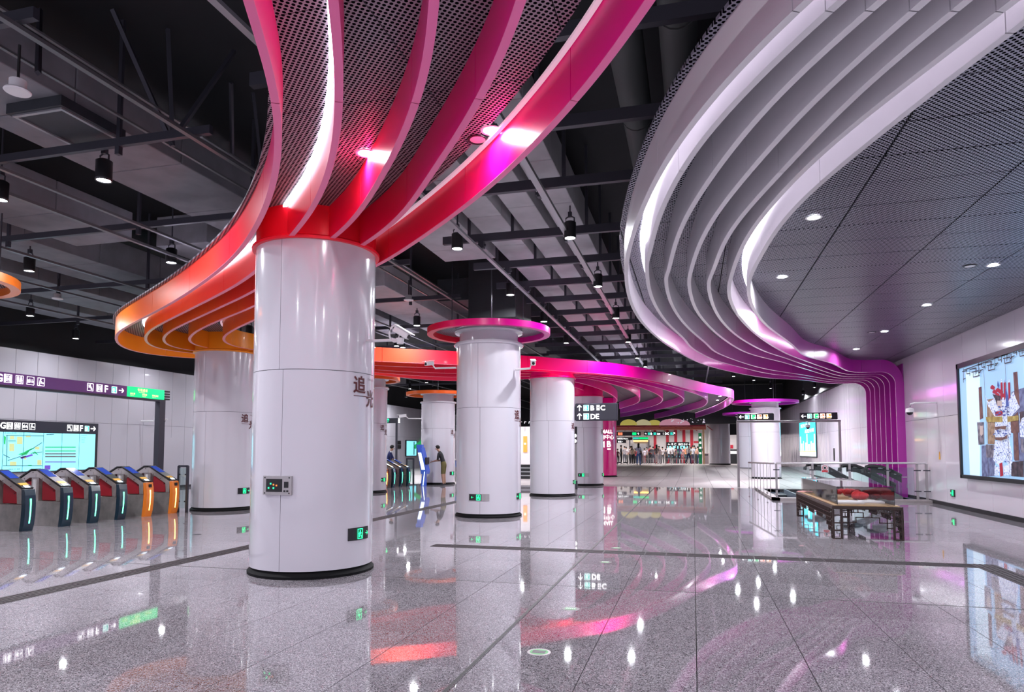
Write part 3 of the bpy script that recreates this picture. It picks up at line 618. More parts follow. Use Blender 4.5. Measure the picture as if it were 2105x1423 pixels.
def pendant(p,label,group,on=True,cap=False):
    hit=[z for a,b,c,d,z in DUCTS if a-.05<p[0]<b+.05 and c-.1<p[1]<d+.1]; top=hit[0]-5. if hit else 1.8; sk='p%.2f'%top
    t=thing('pendant_lamp' if not cap else 'ceiling_speaker',label,'lamp' if not cap else 'speaker',p,group)
    if cap:
        if 'c' not in LM:
            LM['c']=[MB().lathe([(0,0),(.11,0),(.118,.01),(.11,.025),(.075,.03),(.075,.12),(0,.12)],(0,0),20).build('bell','white_plastic',t,smooth=True,world=False).data,MB().tube([(0,0,.14),(.0,0,.48)],.014,6).build('cable','black_rubber',t,world=False).data]
        else: inst('bell',LM['c'][0],p,t); inst('cable',LM['c'][1],p,t)
        return t
    if sk not in LM:
        a=MB().lathe([(.085,.015),(.085,0),(.1,0),(.1,.03),(.1,.26),(.07,.28),(0,.28)],(0,0),20).build('housing','black_trim',t,smooth=True,world=False)
        b=MB().lathe([(0,.012),(.086,.012)],(0,0),20).build('diffuser','lamp_glow',t,world=False)
        c=MB().tube([(-.07,0,.25),(-.07,0,.34),(0,0,.38),(.07,0,.34),(.07,0,.25)],.012,6).tube([(0,0,.38),(0,0,top)],.014,6).box((-.03,-.03,.36),(.03,.03,.44)).build('bracket','dark_steel',t,world=False)
        LM[sk]=[a.data,b.data,c.data]
    else:
        inst('housing',LM[sk][0],p,t); inst('diffuser',LM[sk][1],p,t); inst('bracket',LM[sk][2],p,t)
    area(Vector(p)+Vector((0,0,-.005)),LAMP_W*(.4 if group=='lamps washing the left wall' else 1.7 if p[1]>21 else 1),.17,parent=t)
    return t
ord12='first second third fourth fifth sixth seventh eighth ninth tenth eleventh twelfth'.split()
ordn=['nearest','second','third','fourth','fifth','sixth','seventh','eighth']
for i,(x,y) in enumerate([(1172,490),(1229,590),(1266,655),(1291,704),(1310,737)]): pendant(P(x,y,5.),f'black pendant lamp on the right ceiling row, {ordn[i]} from the camera','right row of pendant lamps')
for i,(x,y) in enumerate([(940,512),(1049,607),(1118,662),(1164,706)]): pendant(P(x,y,5.),f'black pendant lamp on the middle ceiling row, {ordn[i]} from the camera','middle row of pendant lamps')
for i,(x,y) in enumerate([(857,670),(828,715)]): pendant(P(x,y,5.),f'small black pendant lamp between the front column and the halo ring, {["upper","lower"][i]}','lamps right of the front column')
LL=[((213,372),'brightest pendant lamp at upper left, nearest of the left lamps'),((352,541),'pendant lamp just left of the orange canopy edge'),((0,412),'pendant lamp cut by the left picture edge'),((60,558),'pendant lamp above the left wall, right of the orange ring end'),((62,650),'pendant lamp with a white board behind it at far left'),((78,710),'pendant lamp just above the left wall top'),((124,740),'small pendant lamp touching the left wall panels'),((252,738),'small pendant lamp under the canopy nose, left one'),((275,757),'small pendant lamp under the canopy nose, right one'),((512,688),'small lamp seen between the orange fins and the front column')]
for (x,y),l in LL: pendant(P(x,y,5.),l,'pendant lamps over the ticket gates')
for (x,y),l in [((36,190),'white bell-shaped ceiling speaker at upper left corner'),((118,615),'small white bell-shaped speaker over the left gates'),((840,618),'small white bell-shaped speaker right of the front column')]: pendant(P(x,y,5.),l,'white bell speakers',cap=True)
for i,(x,y) in enumerate([(877,787),(783,805),(835,817),(792,840),(828,846),(1508,774),(1651,812),(1674,797)]): pendant(P(x,y,5.),f'tiny far pendant lamp, {ordn[i]} in the distance from left','distant pendant lamps')
for i,(x,y) in enumerate([(-1.9,29.),(-3.8,29.),(-1.9,34.),(-3.,39.),(-1.,45.),(2.5,31.),(4.2,33.),(3.,36.),(4.3,41.),(1.5,47.),(-8.,26.),(-8.,32.)]): pendant(Vector((x,y,5.)),f'small far pendant lamp over the far floor, {ord12[i]} of the far group','lamps over the far floor')
for i in range(8): pendant(Vector((-18.7,9.+4.*i,5.)),f'pendant lamp close to the left wall, {ordn[i]} from the camera','lamps washing the left wall')
for i in range(6): pendant(Vector((-9.6 if i%2 else -15.6,16.+5.*i,5.)),f'pendant lamp deep behind the orange canopy, {ordn[i]} from the camera','lamps behind the canopy')
# lamps of the rows that continue behind the camera
for i,(x,y) in enumerate([(-7.4,3.4),(-1.9,2.2),(2.5,.5),(-5.,-1.5),(1.,-2.)]): pendant(Vector((x,y,5.)),f'pendant lamp of the same rows outside the view, {ordn[i]}','lamps outside the view')
def downlight(p,label,on=True,pw=DOWN_W,group='recessed downlights in the canopies'):
    t=thing('downlight',label,'lamp',p,group)
    k='d'+str(on)
    if k not in LM:
        a=MB().lathe([(.075,-.006),(.1,-.008),(.102,0),(.075,.0)],(0,0),20).build('trim_ring','white_plastic' if on else 'black_trim',t,world=False)
        b=MB().lathe([(0,-.004),(.076,-.004)],(0,0),20).build('lens','lamp_glow' if on else 'white_plastic',t,world=False); LM[k]=[a.data,b.data]
    else: inst('trim_ring',LM[k][0],p,t); inst('lens',LM[k][1],p,t)
    if on: area(Vector(p)+Vector((0,0,-.012)),pw,.14,parent=t)
for x,y,l,on in [(752,316,'lit downlight in the pink canopy, above the front column',1),(1010,269,'lit downlight near the right edge of the pink canopy',1),(982,288,'unlit dark-rimmed downlight in the pink canopy',0),
  (1673,448,'nearest lit downlight in the grey perforated ceiling',1),(1608,570,'lit downlight close to the innermost white fin',1),(2042,546,'bright downlight near the right picture edge',1),(1994,548,'unlit downlight near the right picture edge',0),(1905,628,'lit downlight above the wall lightbox corner',1),(1818,682,'lit downlight above the purple wall ribs',1),(1792,684,'unlit downlight just left of the lit one near the ribs',0),(1566,642,'small downlight touching the innermost white fin',1),(1760,718,'farthest downlight in the perforated ceiling',1)]:
    p=P(x,y,4.44); downlight((p.x,p.y,4.446),l,bool(on),pw=DOWN_W if x<1200 else 30.)
for x,y in [(1480,815),(1475,823),(1345,800)]:
    p=P(x,y,4.44); downlight((p.x,p.y,4.446),f'tiny far downlight in the magenta nose, {"upper" if y==815 else "middle" if y==823 else "left"}',True)
downlight((3.5,3.0,4.446),'downlight of the perforated ceiling beyond the frame, near the camera',pw=30.); downlight((5.0,4.6,4.446),'downlight of the perforated ceiling beyond the frame, by the right wall',pw=40.); downlight((5.2,8.5,4.446),'downlight of the perforated ceiling beyond the frame, before the lightbox',pw=40.)

# ================================================================ CEILING SERVICES
def services():
    t=thing('ceiling_frame','black steel ceiling grid of struts and hangers below the ducts','frame',(-5,12,5.3))
    ys=[5.9,7.6,9.35,11.5,13.3,15.0,16.7,18.4,20.2,22.,24.,26.,28.,30.5,33.,36.,39.,43.,48.]
    for y in ys:
        MB().box((-4.35 if y<20 else -5.5,y-.04,5.24),(1.6,y+.04,5.38)).build('cross_strut','dark_steel',t)
        for x in (-3.855,-3.045,-1.72): MB().box((x-.025,y-.02,5.38),(x+.025,y+.02,6.8)).build('hanger','dark_steel',t)
        for x in (-3.62,-2.05):
            MB().box((x-.05,y-.05,5.12),(x+.05,y+.05,5.25)).box((x-.08,y-.02,5.16),(x+.08,y+.02,5.2)).build('clamp','dark_steel',t)
    for y in (4.4,6.6,9.2,12.4,15.5,19,22.6,26,30,36): 
        MB().box((-20,y-.03,5.2),(-5.4,y+.03,5.3)).build('cross_strut','dark_steel',t)
        for x in (-6.72,-8.9,-11.7,-14.2,-17): MB().box((x-.025,y-.02,5.28),(x+.025,y+.02,6.8)).build('hanger','dark_steel',t); MB().box((x-.03,y-.03,5.1),(x+.03,y+.03,5.2)).build('clamp','dark_steel',t)
    for x,z,r,m in [(-2.0,5.14,.045,'grey_steel'),(-3.65,5.1,.035,'grey_steel'),(-6.45,5.42,.02,'grey_steel'),(-6.3,5.7,.02,'grey_steel'),(-8.55,5.12,.03,'grey_steel'),(-9.3,5.12,.035,'grey_steel'),(-11.9,5.12,.035,'grey_steel'),(-13.8,5.1,.03,'grey_steel'),(-5.6,5.16,.03,'grey_steel'),(-16,5.1,.035,'grey_steel'),(.7,5.1,.03,'grey_steel')]:
        MB().box((x-r,2,z-r*.6),(x+r,60,z+r*.6)).build('cable_rail',m if x>-4 else 'rail_dark',t)
    for a,b in [((355,300),(232,20)),((357,285),(482,105)),((355,300),(345,60))]:
        p=P(*a,5.3); q=P(*b,6.75); MB().tube([p,q],.035,4).build('diagonal_brace','dark_steel',t)
    for a,b in [((78,150),(82,20)),((480,480),(475,170)),((545,420),(520,190))]:
        p=P(*a,5.3); q=P(*b,6.75); MB().tube([p,q],.03,4).build('diagonal_brace','dark_steel',t)
    def duct(x0,x1,z0,z1,y0,y1,label,seg=1.7,m='insulated_duct',rot=0):
        d=thing('air_duct',label,'duct',((x0+x1)/2,y0,z0)); y=y0
        while y<y1-.2:
            MB().box((x0,y+.006,z0),(x1,min(y+seg,y1)-.006,z1)).build('duct_section',m,d,bevel=.012); y+=seg
        return d
    duct(-5.1,-3.97,5.55,6.1,9.4,13.6,'wide grey duct between the pink canopy and the dark ceiling block',m='pale_duct')
    duct(-3.74,-3.14,5.55,6.1,6.0,48,'long grey duct left of the middle lamp row',m='pale_duct')
    duct(-2.95,-2.47,5.55,6.1,4.0,48,'narrow grey duct in the middle of the ceiling grid',m='pale_duct')
    duct(-2.32,-1.84,5.55,6.1,4.0,48,'grey duct along the right lamp row',m='pale_duct')
    MB_=duct(-8.25,-6.85,5.5,6.0,1.,13.2,'wide grey duct with square hatch at upper left')
    q=P(140,262,5.38); hx,hy=q.x,q.y; MB().box((hx-.4,hy-.45,5.38),(hx+.4,hy+.45,5.5)).build('hatch','dark_duct',MB_); MB().box((hx-.36,hy-.41,5.36),(hx+.36,hy-.37,5.38)).box((hx-.36,hy-.37,5.36),(hx-.32,hy+.41,5.38)).box((hx+.32,hy-.37,5.36),(hx+.36,hy+.41,5.38)).build('hatch_rim','grey_steel',MB_)
    duct(-11.5,-10.2,5.45,6.0,2.,10.4,'grey duct with rounded end at middle left')
    duct(-10.4,-9.2,5.6,6.2,11.2,22,'dim grey duct left of the canopy edge')
    duct(-13.8,-12.2,5.5,6.1,6.5,20,'grey duct over the ticket gates')
    duct(-16.4,-14.8,5.5,6.1,9,30,'grey duct nearest the left wall')
    duct(-8.6,-7.2,5.5,6.1,15,34,'wide grey duct right of the front column, carrying a hatch',m='pale_duct')
    duct(-19,-17.6,5.6,6.1,12,40,'grey duct above the left wall panels')
    duct(-6.6,-5.5,5.5,6.1,17,45,'dark duct behind the halo ring',m='dark_duct')
    tag(MB().box((-5.25,15.6,4.68),(-4.05,17.2,6.8)).build('ceiling_block','dark_ceiling_paint',None,bevel=.02),'big dark concrete block dropping from the ceiling behind the halo ring','block')
    for x,l in ((-.62,'round concrete-grey pipe nearer the pink canopy'),(-.08,'round concrete-grey pipe nearer the white canopy')):
        d=thing('round_duct',l,'pipe',(x,6,5.75)); y=2.5
        while y<48: MB().tube([(x,y+.01,5.75),(x,y+2.0,5.75)],.19,16).build('pipe_section','dim_duct',d,smooth=True); y+=2.02
mat('rail_dark',(.14,.14,.15),.4,.4); mat('dim_duct',(.09,.1,.1),.7)
services()
# ================================================================ TICKET GATES
GM={}
def gate(x,y,label,group,colour='navy',lamp='green_light_bar',first=False,flap=True,wide=False):
    t=thing('ticket_gate',label,'ticket gate',(x,y,0),group)
    w=.2
    def prof(y0,y1,pts,name,m,par,bev=0,smooth=False):
        k=(name,m,colour,tuple(pts[0]))
        return MB().prism([(px,y0,pz) for px,pz in pts],(0,1,0),y1-y0).build(name,m,par,world=False,bevel=bev,smooth=smooth)
    # steel body seen from the side: sloping roof, apex in the middle
    side=[(-.03,0),(-.01,.25),(0,.5),(-.02,.78),(-.62,1.1),(-.78,1.1),(-1.36,.78),(-1.38,.5),(-1.37,.25),(-1.35,0)]
    prof(.0,w,[(-.06,0),(-.04,.25),(-.032,.4)]+[(-.035,.49),(-1.34,.49),(-1.35,.4),(-1.34,.25),(-1.32,0)],'body','brushed_steel',t)
    prof(.0,w,[(-.045,.5),(-.04,.765),(-.62,1.085),(-.78,1.085),(-1.34,.765),(-1.33,.5),(-1.26,.5),(-1.24,.72),(-.82,.955),(-.58,.955),(-.16,.72),(-.14,.5)],'gable','brushed_steel',t)
    hp=prof(.03,w-.03,[(-.8,.95),(-.62,.95),(-.62,.49),(-.8,.49)],'centre_post','brushed_steel',t)
    MB().box((-.73,.0,.52),(-.68,.03,.92)).build('white_strip','white_plastic',hp,world=False)
    # front column: curved enamel with a light bar
    fr=[(-.06,0),(.01,.0),(.045,.12),(.065,.3),(.07,.5),(.055,.66),(.03,.77),(-.04,.765),(-.02,.5),(-.03,.25)]
    f=prof(-.005,w+.005,fr,'front_column',{'navy':'navy_enamel','orange':'orange_enamel'}[colour],t)
    prof(w/2-.012,w/2+.012,[(.03,.16),(.048,.14),(.069,.3),(.075,.48),(.072,.6),(.062,.6),(.062,.3)],'light_bar',lamp,f)
    # top: black slope, screen, yellow band, card reader
    tc=None; sl=Vector((.62,0,-.32)).normalized(); o=Vector((-.66,-.01,1.105)); n=Vector((.32,0,.62)).normalized()
    for a,b,m,nm,th in ((0,.72,'black_trim','top_cover',.03),(.04,.34,'blue_screen','display_screen',.034),(.54,.62,'gate_yellow','reader_band',.036),(.64,.71,'screen_white','card_reader',.037)):
        mat('gate_yellow',(.8,.42,.03),.4); mat('screen_white',(.7,.85,1),.3,emit=1.1)
        inset=0 if nm=='top_cover' else .025 if nm!='card_reader' else .06
        q=MB().frame_box(o+sl*a+Vector((0,inset,0)),sl,Vector((0,1,0)),n,b-a,w+.02-2*inset,th).build(nm,m,t if nm=='top_cover' else tc,world=False); tc=q if nm=='top_cover' else tc
    MB().frame_box(Vector((-1.4,-.01,.765)),Vector((.62,0,.34)).normalized(),Vector((0,1,0)),Vector((-.34,0,.62)).normalized(),.72,w+.02,.025).build('rear_cover','black_trim',t,world=False)
    if colour=='orange': MB().box((.05,.06,.66),(.066,.14,.73)).build('scanner','black',f,world=False)
    # small access door, screws
    MB().box((-.82,-.006,.96),(-.66,.0,1.03)).build('service_door','rail_steel',t,world=False)
    s=MB()
    for a,b in ((-.74,1.06),(-.95,.93),(-.5,.93),(-.3,.83),(-.2,.7),(-1.1,.87)): s.box((a-.008,-.006,b-.008),(a+.008,0,b+.008))
    s.build('screw','black',t,world=False)
    if flap:
        for sx in (0,1):
            pts=[(-.86,.5),(-.86,.88),(-.95,.88),(-1.08,.8),(-1.18,.68),(-1.18,.5)] if sx else [(-.57,.5),(-.57,.88),(-.48,.88),(-.33,.8),(-.22,.68),(-.22,.5)]
            fp=MB().prism([(a,.06,b) for a,b in pts],(0,1,0),.3).build('flap','red_padding',t,world=False,bevel=.02)
            pts2=[(a*1.0+(.0),b-.03 if b<.6 else b+.02) for a,b in pts]
            MB().prism([(a,.362,b) for a,b in pts2],(0,1,0),.02).build('flap_edge','white_plastic',fp,world=False)
    return t
gl=['cut by the left picture edge','second from the left edge','third from the left, light bar green','fourth from the left, last dark one','nearer orange one','farthest orange one by the white column']
for i in range(6):
    y=[10.05,10.85,11.5,12.2,12.95,13.75][i]-.1
    gate(-12.02,y,'steel ticket gate with '+('orange' if i>3 else 'dark blue')+' front, '+gl[i],'ticket gates at left',colour='orange' if i>3 else 'navy',lamp='yellow_light_bar' if i>3 else 'green_light_bar')
gate(-12.02,9.2,'steel ticket gate with dark blue front just outside the left edge','ticket gates at left')
for i,(x,y) in enumerate([(790,1004),(806,1002.5),(822,1001),(837,1000)]):
    p=P(x,y); gate(p.x,p.y,f'far ticket gate, {["orange front, left of the four","second of the four","third of the four","right of the four beside the glass gate"][i]}','far ticket gates',colour='orange' if i==0 else 'navy',lamp='yellow_light_bar' if i==0 else 'green_light_bar')
t=thing('glass_fence','narrow glass fence panel between last orange gate and column','fence',(-11.9,14.0,0))
a,b=onY(365,1054,14.).x,onY(383,1054,14.).x
for x in (a,b): MB().box((x-.025,13.98,0),(x+.025,14.03,1.12)).build('post','dark_steel',t)
MB().box((a,13.98,1.09),(b,14.03,1.14)).build('top_rail','dark_steel',t); MB().box((a+.03,13.995,.1),(b-.03,14.01,1.07)).build('pane','clear_glass',t)
for z in (.25,.9):
    for x in (a+.04,b-.04): MB().box((x-.015,13.97,z),(x+.015,14.0,z+.03)).build('clip','black',t)

# ================================================================ SIGNS
def rod(t,x,y,z0,z1=6.8,r=.012): MB().tube([(x,y,z0),(x,y,z1)],r,6).build('hanger_rod','dark_steel',t)
t=thing('overhead_sign','long purple overhead sign with pictograms over the ticket gates','sign',(-14.8,16,2.95))
def yx(px,py,x): return onX(px,py,x)
sb=MB().box((-14.95,9,2.96),(-14.805,15.1,3.24)).build('sign_box','sign_purple',t); gp=MB().box((-14.95,15.1,2.96),(-14.805,16.45,3.24)).build('green_panel','sign_green',t)
MB().box((-14.96,8.9,2.9),(-14.8,16.5,2.957)).build('bottom_trim','dark_steel',t)
for k in range(4): MB().box((-14.95,16.46,2.96+k*.075),(-14.8,16.66,2.96+k*.075+.045)).build('end_louvre','black_trim',t)
MB().box((-14.96,16.28,0),(-14.8,16.5,2.9)).build('post','dark_steel',t)
f=Face((-14.8,0,2.96),YR,ZU,sb)
for kind,px in (('lift',7),('wc',31),('family',54),('baby',76),('access',179),('lift',198)): f.icon(kind,yx(px,800,-14.8).y,.05,.19)
f.text('G',yx(-5,800,-14.8).y-.05,.06,.17,'sign_white'); f.text('F',yx(215,800,-14.8).y,.05,.18,'sign_white'); f.icon('exit',yx(229,800,-14.8).y,.05,.18); f.arrow(yx(244,800,-14.8).y,.06,.16,(1,0),'sign_white')
f.p=gp; f.text('专用通道',15.45,.165,.085,'sign_yellow'); f.text('Lane for Passengers',15.5,.125,.025,'sign_yellow')
for i,(s,y) in enumerate((('商务票',15.2),('单程票',15.62),('特殊通道',15.98))): f.text(s,y,.06,.055,'sign_yellow'); f.text('Ticket Lane',y,.03,.02,'sign_yellow')
t=thing('exit_sign_board','hanging charcoal exit board reading B C and D E beside the columns','sign',(-3.1,22.4,2.5))
x0,x1,z0,z1=-3.78,-2.37,2.47,3.06
sb=MB().box((x0,22.4,z0),(x1,22.52,z1)).build('sign_box','sign_charcoal',t,bevel=.04); MB().box((x0-.12,22.43,z0+.03),(x0,22.5,z1-.1)).build('bracket','dark_steel',t)
f=Face((x0,22.4,z0),XR,ZU,sb); h=.19
for y in (.33,.05):
    f.arrow(.05,y,.2,(0,1),'sign_white'); f.icon('exit',.28,y,.2)
f.text('B',.52,.345,.17,'sign_white'); f.mb_ring(.72,.35,.1,.17,.012).build('icon_frame','sign_white',t); f.text('商',.735,.44,.06,'sign_white'); f.text('场',.735,.365,.06,'sign_white'); f.text('C',.85,.345,.17,'sign_white'); f.text('DE',.52,.06,.17,'sign_white')
t=thing('gate_frame','tall steel frame behind the escalator railing carrying two line signs','frame',(3.6,29.3,0))
for x in (1.77,5.6): MB().tube([(x,29.3,0),(x,29.3,2.66)],.05,12).build('post','rail_steel',t,smooth=True)
MB().tube([(1.72,29.3,2.66),(5.65,29.3,2.66)],.04,12).build('crossbar','rail_steel',t,smooth=True)
for x0,l in ((1.78,0),(4.14,1)):
    s=MB().box((x0,29.26,2.72),(x0+1.4,29.36,3.0)).build('sign_panel','sign_charcoal',t,bevel=.03)
    f=Face((x0,29.26,2.72),XR,ZU,s)
    f.arrow(.06,.05,.18,(-1,0),'sign_white'); x=.28
    for k in ('exit','L1','L2','L8'): f.icon(k,x,.045,.19); x+=.235
# far up-arrow sign over the far gates
t=thing('overhead_sign','dark overhead sign with one green up arrow over the far gates','sign',(-13,26.5,2.7))
a=onY(776,860,27.3); b=onY(818,870,27.3)
MB().box((a.x-1.5,27.3,b.z),(b.x,27.4,a.z)).build('sign_box','sign_charcoal',t); f=Face((a.x,27.3,b.z),XR,ZU,t); f.arrow(.42,.03,(a.z-b.z)*.75,(0,1),'exit_green')
for k in range(4): MB().box((b.x+.01,27.3,b.z+.01+k*.055),(b.x+.05,27.4,b.z+.04+k*.055)).build('end_louvre','sign_white',t)
MB().box((b.x-.12,27.32,0),(b.x-.04,27.38,b.z)).build('post','dark_steel',t)
# ---- lit map wall
t=thing('map_board','large lit station map board with dark header on the left wall','map',(-19.95,16,.85))
MB().box((-20.0,11,.82),(-19.93,19.14,2.42)).build('backing','black_trim',t)
hd=MB().box((-19.93,11,2.07),(-19.91,19.12,2.41)).build('header','sign_charcoal',t)
f=Face((-19.93,0,.85),YR,ZU,t); g=Face((-19.91,0,2.07),YR,ZU,hd)
def mx(px): return onX(px,930,-19.93).y
bounds=[mx(v) for v in (-60,-28,5,47,88,126,162,195)]
for a,b in zip(bounds,bounds[1:]): f.rect(a+.012,.0,b-a-.024,1.2,'lit_screen','map_panel',0,.012)
for kind,px in (('lift',13),('wc',29),('family',45),('baby',60),('access',138),('lift',151)): g.icon(kind,onX(px,880,-19.91).y,.07,.2)
g.text('G',onX(0,880,-19.91).y,.08,.19,'sign_white'); g.text('F',onX(164,880,-19.91).y,.07,.2,'sign_white'); g.icon('exit',onX(174,880,-19.91).y,.07,.19); g.arrow(onX(186,880,-19.91).y,.07,.2,(1,0),'sign_white')
mat('map_yellow',(.5,.55,.25),.5,emit=.3); mat('map_green',(.02,.4,.12),.5,emit=.4); mat('map_brown',(.1,.02,.02),.5,emit=.2); mat('map_purple',(.12,.05,.4),.5,emit=.4); mat('map_ink',(.02,.08,.12),.5)
def ml(px,py): q=onX(px,py,-19.91); return (q.y,q.z-.85)
Zm=lambda x,y: ml(x/8.895,820+y/8.895)
D_=.02
def mquad(x0,y0,x1,y1,m,name='map_patch'):
    a,b,c,d=Zm(x0,y0),Zm(x1,y0),Zm(x1,y1),Zm(x0,y1); f.poly([d,c,b,a],m,name,D_)
for q in ((170,820,260,960),(310,690,410,830),(180,680,260,740),(180,1150,300,1220),(680,1120,760,1210),(470,680,560,705),(640,880,720,930),(440,1070,480,1110)): mquad(*q,'map_yellow')
mb=MB()
for a,b in (((150,770),(290,770)),((110,670),(800,680)),((130,670),(120,1230)),((50,1225),(770,1225)),((140,1130),(360,1060)),((360,1060),(770,800)),((60,1020),(180,1080)),((600,1000),(770,970)),((850,650),(990,650))): f.line(*Zm(*a),*Zm(*b),.018,mb,D_)
mb.build('map_lines','map_ink',t)
for pts,m in (([(430,980),(520,930),(620,895),(630,905),(540,950),(490,1020),(440,1030),(370,1025),(325,1015)],'map_green'),([(360,1075),(590,1010),(600,1040),(400,1100)],'map_purple'),([(370,1070),(470,1040),(480,1060),(385,1095)],'map_brown'),([(640,960),(700,1025),(690,1030),(630,985),(560,1010),(560,1000)],'map_green'),([(70,670),(110,700),(95,840),(70,820)],'map_green'),([(510,1210),(580,1205),(580,1225),(510,1225)],'map_green')): f.poly([Zm(*p) for p in pts][::-1],m,'map_route',D_)
for y,m in ((885,'map_green'),(955,'map_green'),(1007,'map_brown'),(1058,'map_brown'),(1155,'map_purple')): mquad(825,y-9,1385,y+9,m,'line_bar')
for s,x,y,h in (('车站综合资讯图',85,640,.05),('Station Information Map',350,655,.035),('出入口信息',850,665,.04),('首末班车时刻',1485,680,.035),('列车时刻表',1490,720,.03),('票价信息',1490,760,.03),('安全提示',1490,800,.03),('● ● ●   图例   ■ ■',160,1300,.035)): q=Zm(x,y); f.text(s,q[0],q[1],h,'map_ink',D_)
f.rect(Zm(815,1300)[0],Zm(815,1300)[1],.2,.14,'map_purple','map_patch',D_-.002,.002)
def bullet_cam(base,arm,head,dirv,label,group=None,s=1.):
    t=thing('security_camera',label,'camera',base,group)
    MB().tube([Vector(base),Vector(arm)],.022*s,8).build('arm','white_plastic',t)
    d=Vector(dirv).normalized(); hd=Vector(head); sd=d.cross(ZU).normalized(); u=sd.cross(d)
    MB().tube([Vector(arm),Vector(arm).lerp(hd,.6)+Vector((0,0,.05*s)),hd],.016*s,6).build('joint','white_plastic',t)
    MB().frame_box(hd-d*.13*s-sd*.045*s-u*.045*s,d,sd,u,.26*s,.09*s,.09*s).build('housing','white_plastic',t,bevel=.012*s)
    MB().tube([hd+d*.13*s,hd+d*.14*s],.03*s,12).build('lens','black',t)
    MB().frame_box(hd-d*.14*s-sd*.055*s+u*.05*s,d,sd,u,.32*s,.11*s,.012*s).build('sunshield','white_plastic',t)
    return t
mat('cable_red',(.3,.02,.02),.5)
a0=onY(769,702,7.8); a1=onY(818,699,7.6); hd=onY(826,684,7.6); cc=bullet_cam((-3.96,7.75,a0.z),a1,hd,(.75,-.1,-.45),'white security camera on an arm at the front column',s=.85)
yk=onY(812,686,7.6); MB().tube([(yk.x+.075*math.cos(R(q)),yk.y,yk.z+.1*math.sin(R(q))) for q in range(60,301,20)],.012,8).build('yoke','white_plastic',cc,smooth=True); MB().lathe([(.0,a1.z-.05),(.04,a1.z-.05),(.05,a1.z+.02),(0,a1.z+.03)],(a1.x+.03,a1.y),12).build('swivel','white_plastic',cc,smooth=True)
bullet_cam((-5.3,14.9,3.42),(-5.75,14.7,3.4),(-5.85,14.6,3.5),(-.3,-1,-.2),'white security camera left of the halo-ring column')
bullet_cam((-3.87,14.9,3.33),(-3.5,14.75,3.33),(-3.42,14.7,3.45),(.3,-1,-.25),'security camera with black lens right of the halo-ring column',s=1.1)
q=onX(290,866,-19.95); bullet_cam(q,q+Vector((.5,.05,0)),q+Vector((.65,.2,.05)),(.5,.8,-.2),'white security camera on the left wall beside the sign post',s=1.4)
bullet_cam((-11.6,28.05,2.9),(-12.1,27.8,2.9),(-12.3,27.6,3.0),(-.8,-.6,-.1),'white security camera left of the column behind the bending man',s=1.3)
def dome_cam(base,d,label,s=1.):
    t=thing('dome_camera',label,'camera',base); b=Vector(base); d=Vector(d)
    MB().tube([b,b+d*.42*s,b+d*.5*s+Vector((0,0,-.03)),b+d*.52*s+Vector((0,0,-.12*s))],.018*s,8).build('arm','white_plastic',t,smooth=True)
    h=b+d*.52*s; MB().lathe([(0,h.z-.1*s),(.075*s,h.z-.12*s),(.085*s,h.z-.2*s),(0,h.z-.2*s)],(h.x,h.y),16).build('housing','white_plastic',t,smooth=True)
    MB().sph((h.x,h.y,h.z-.2*s),.065*s,8).build('dome','black',t,smooth=True); return t
q=onX(1925,828,6.59); dome_cam(q,(-1,0,0),'white dome camera on a bracket between ribs and lightbox',1.3)
dome_cam((4.35,29.3,2.62),(0,-1,0),'small dome camera hanging from the steel frame',1.1)

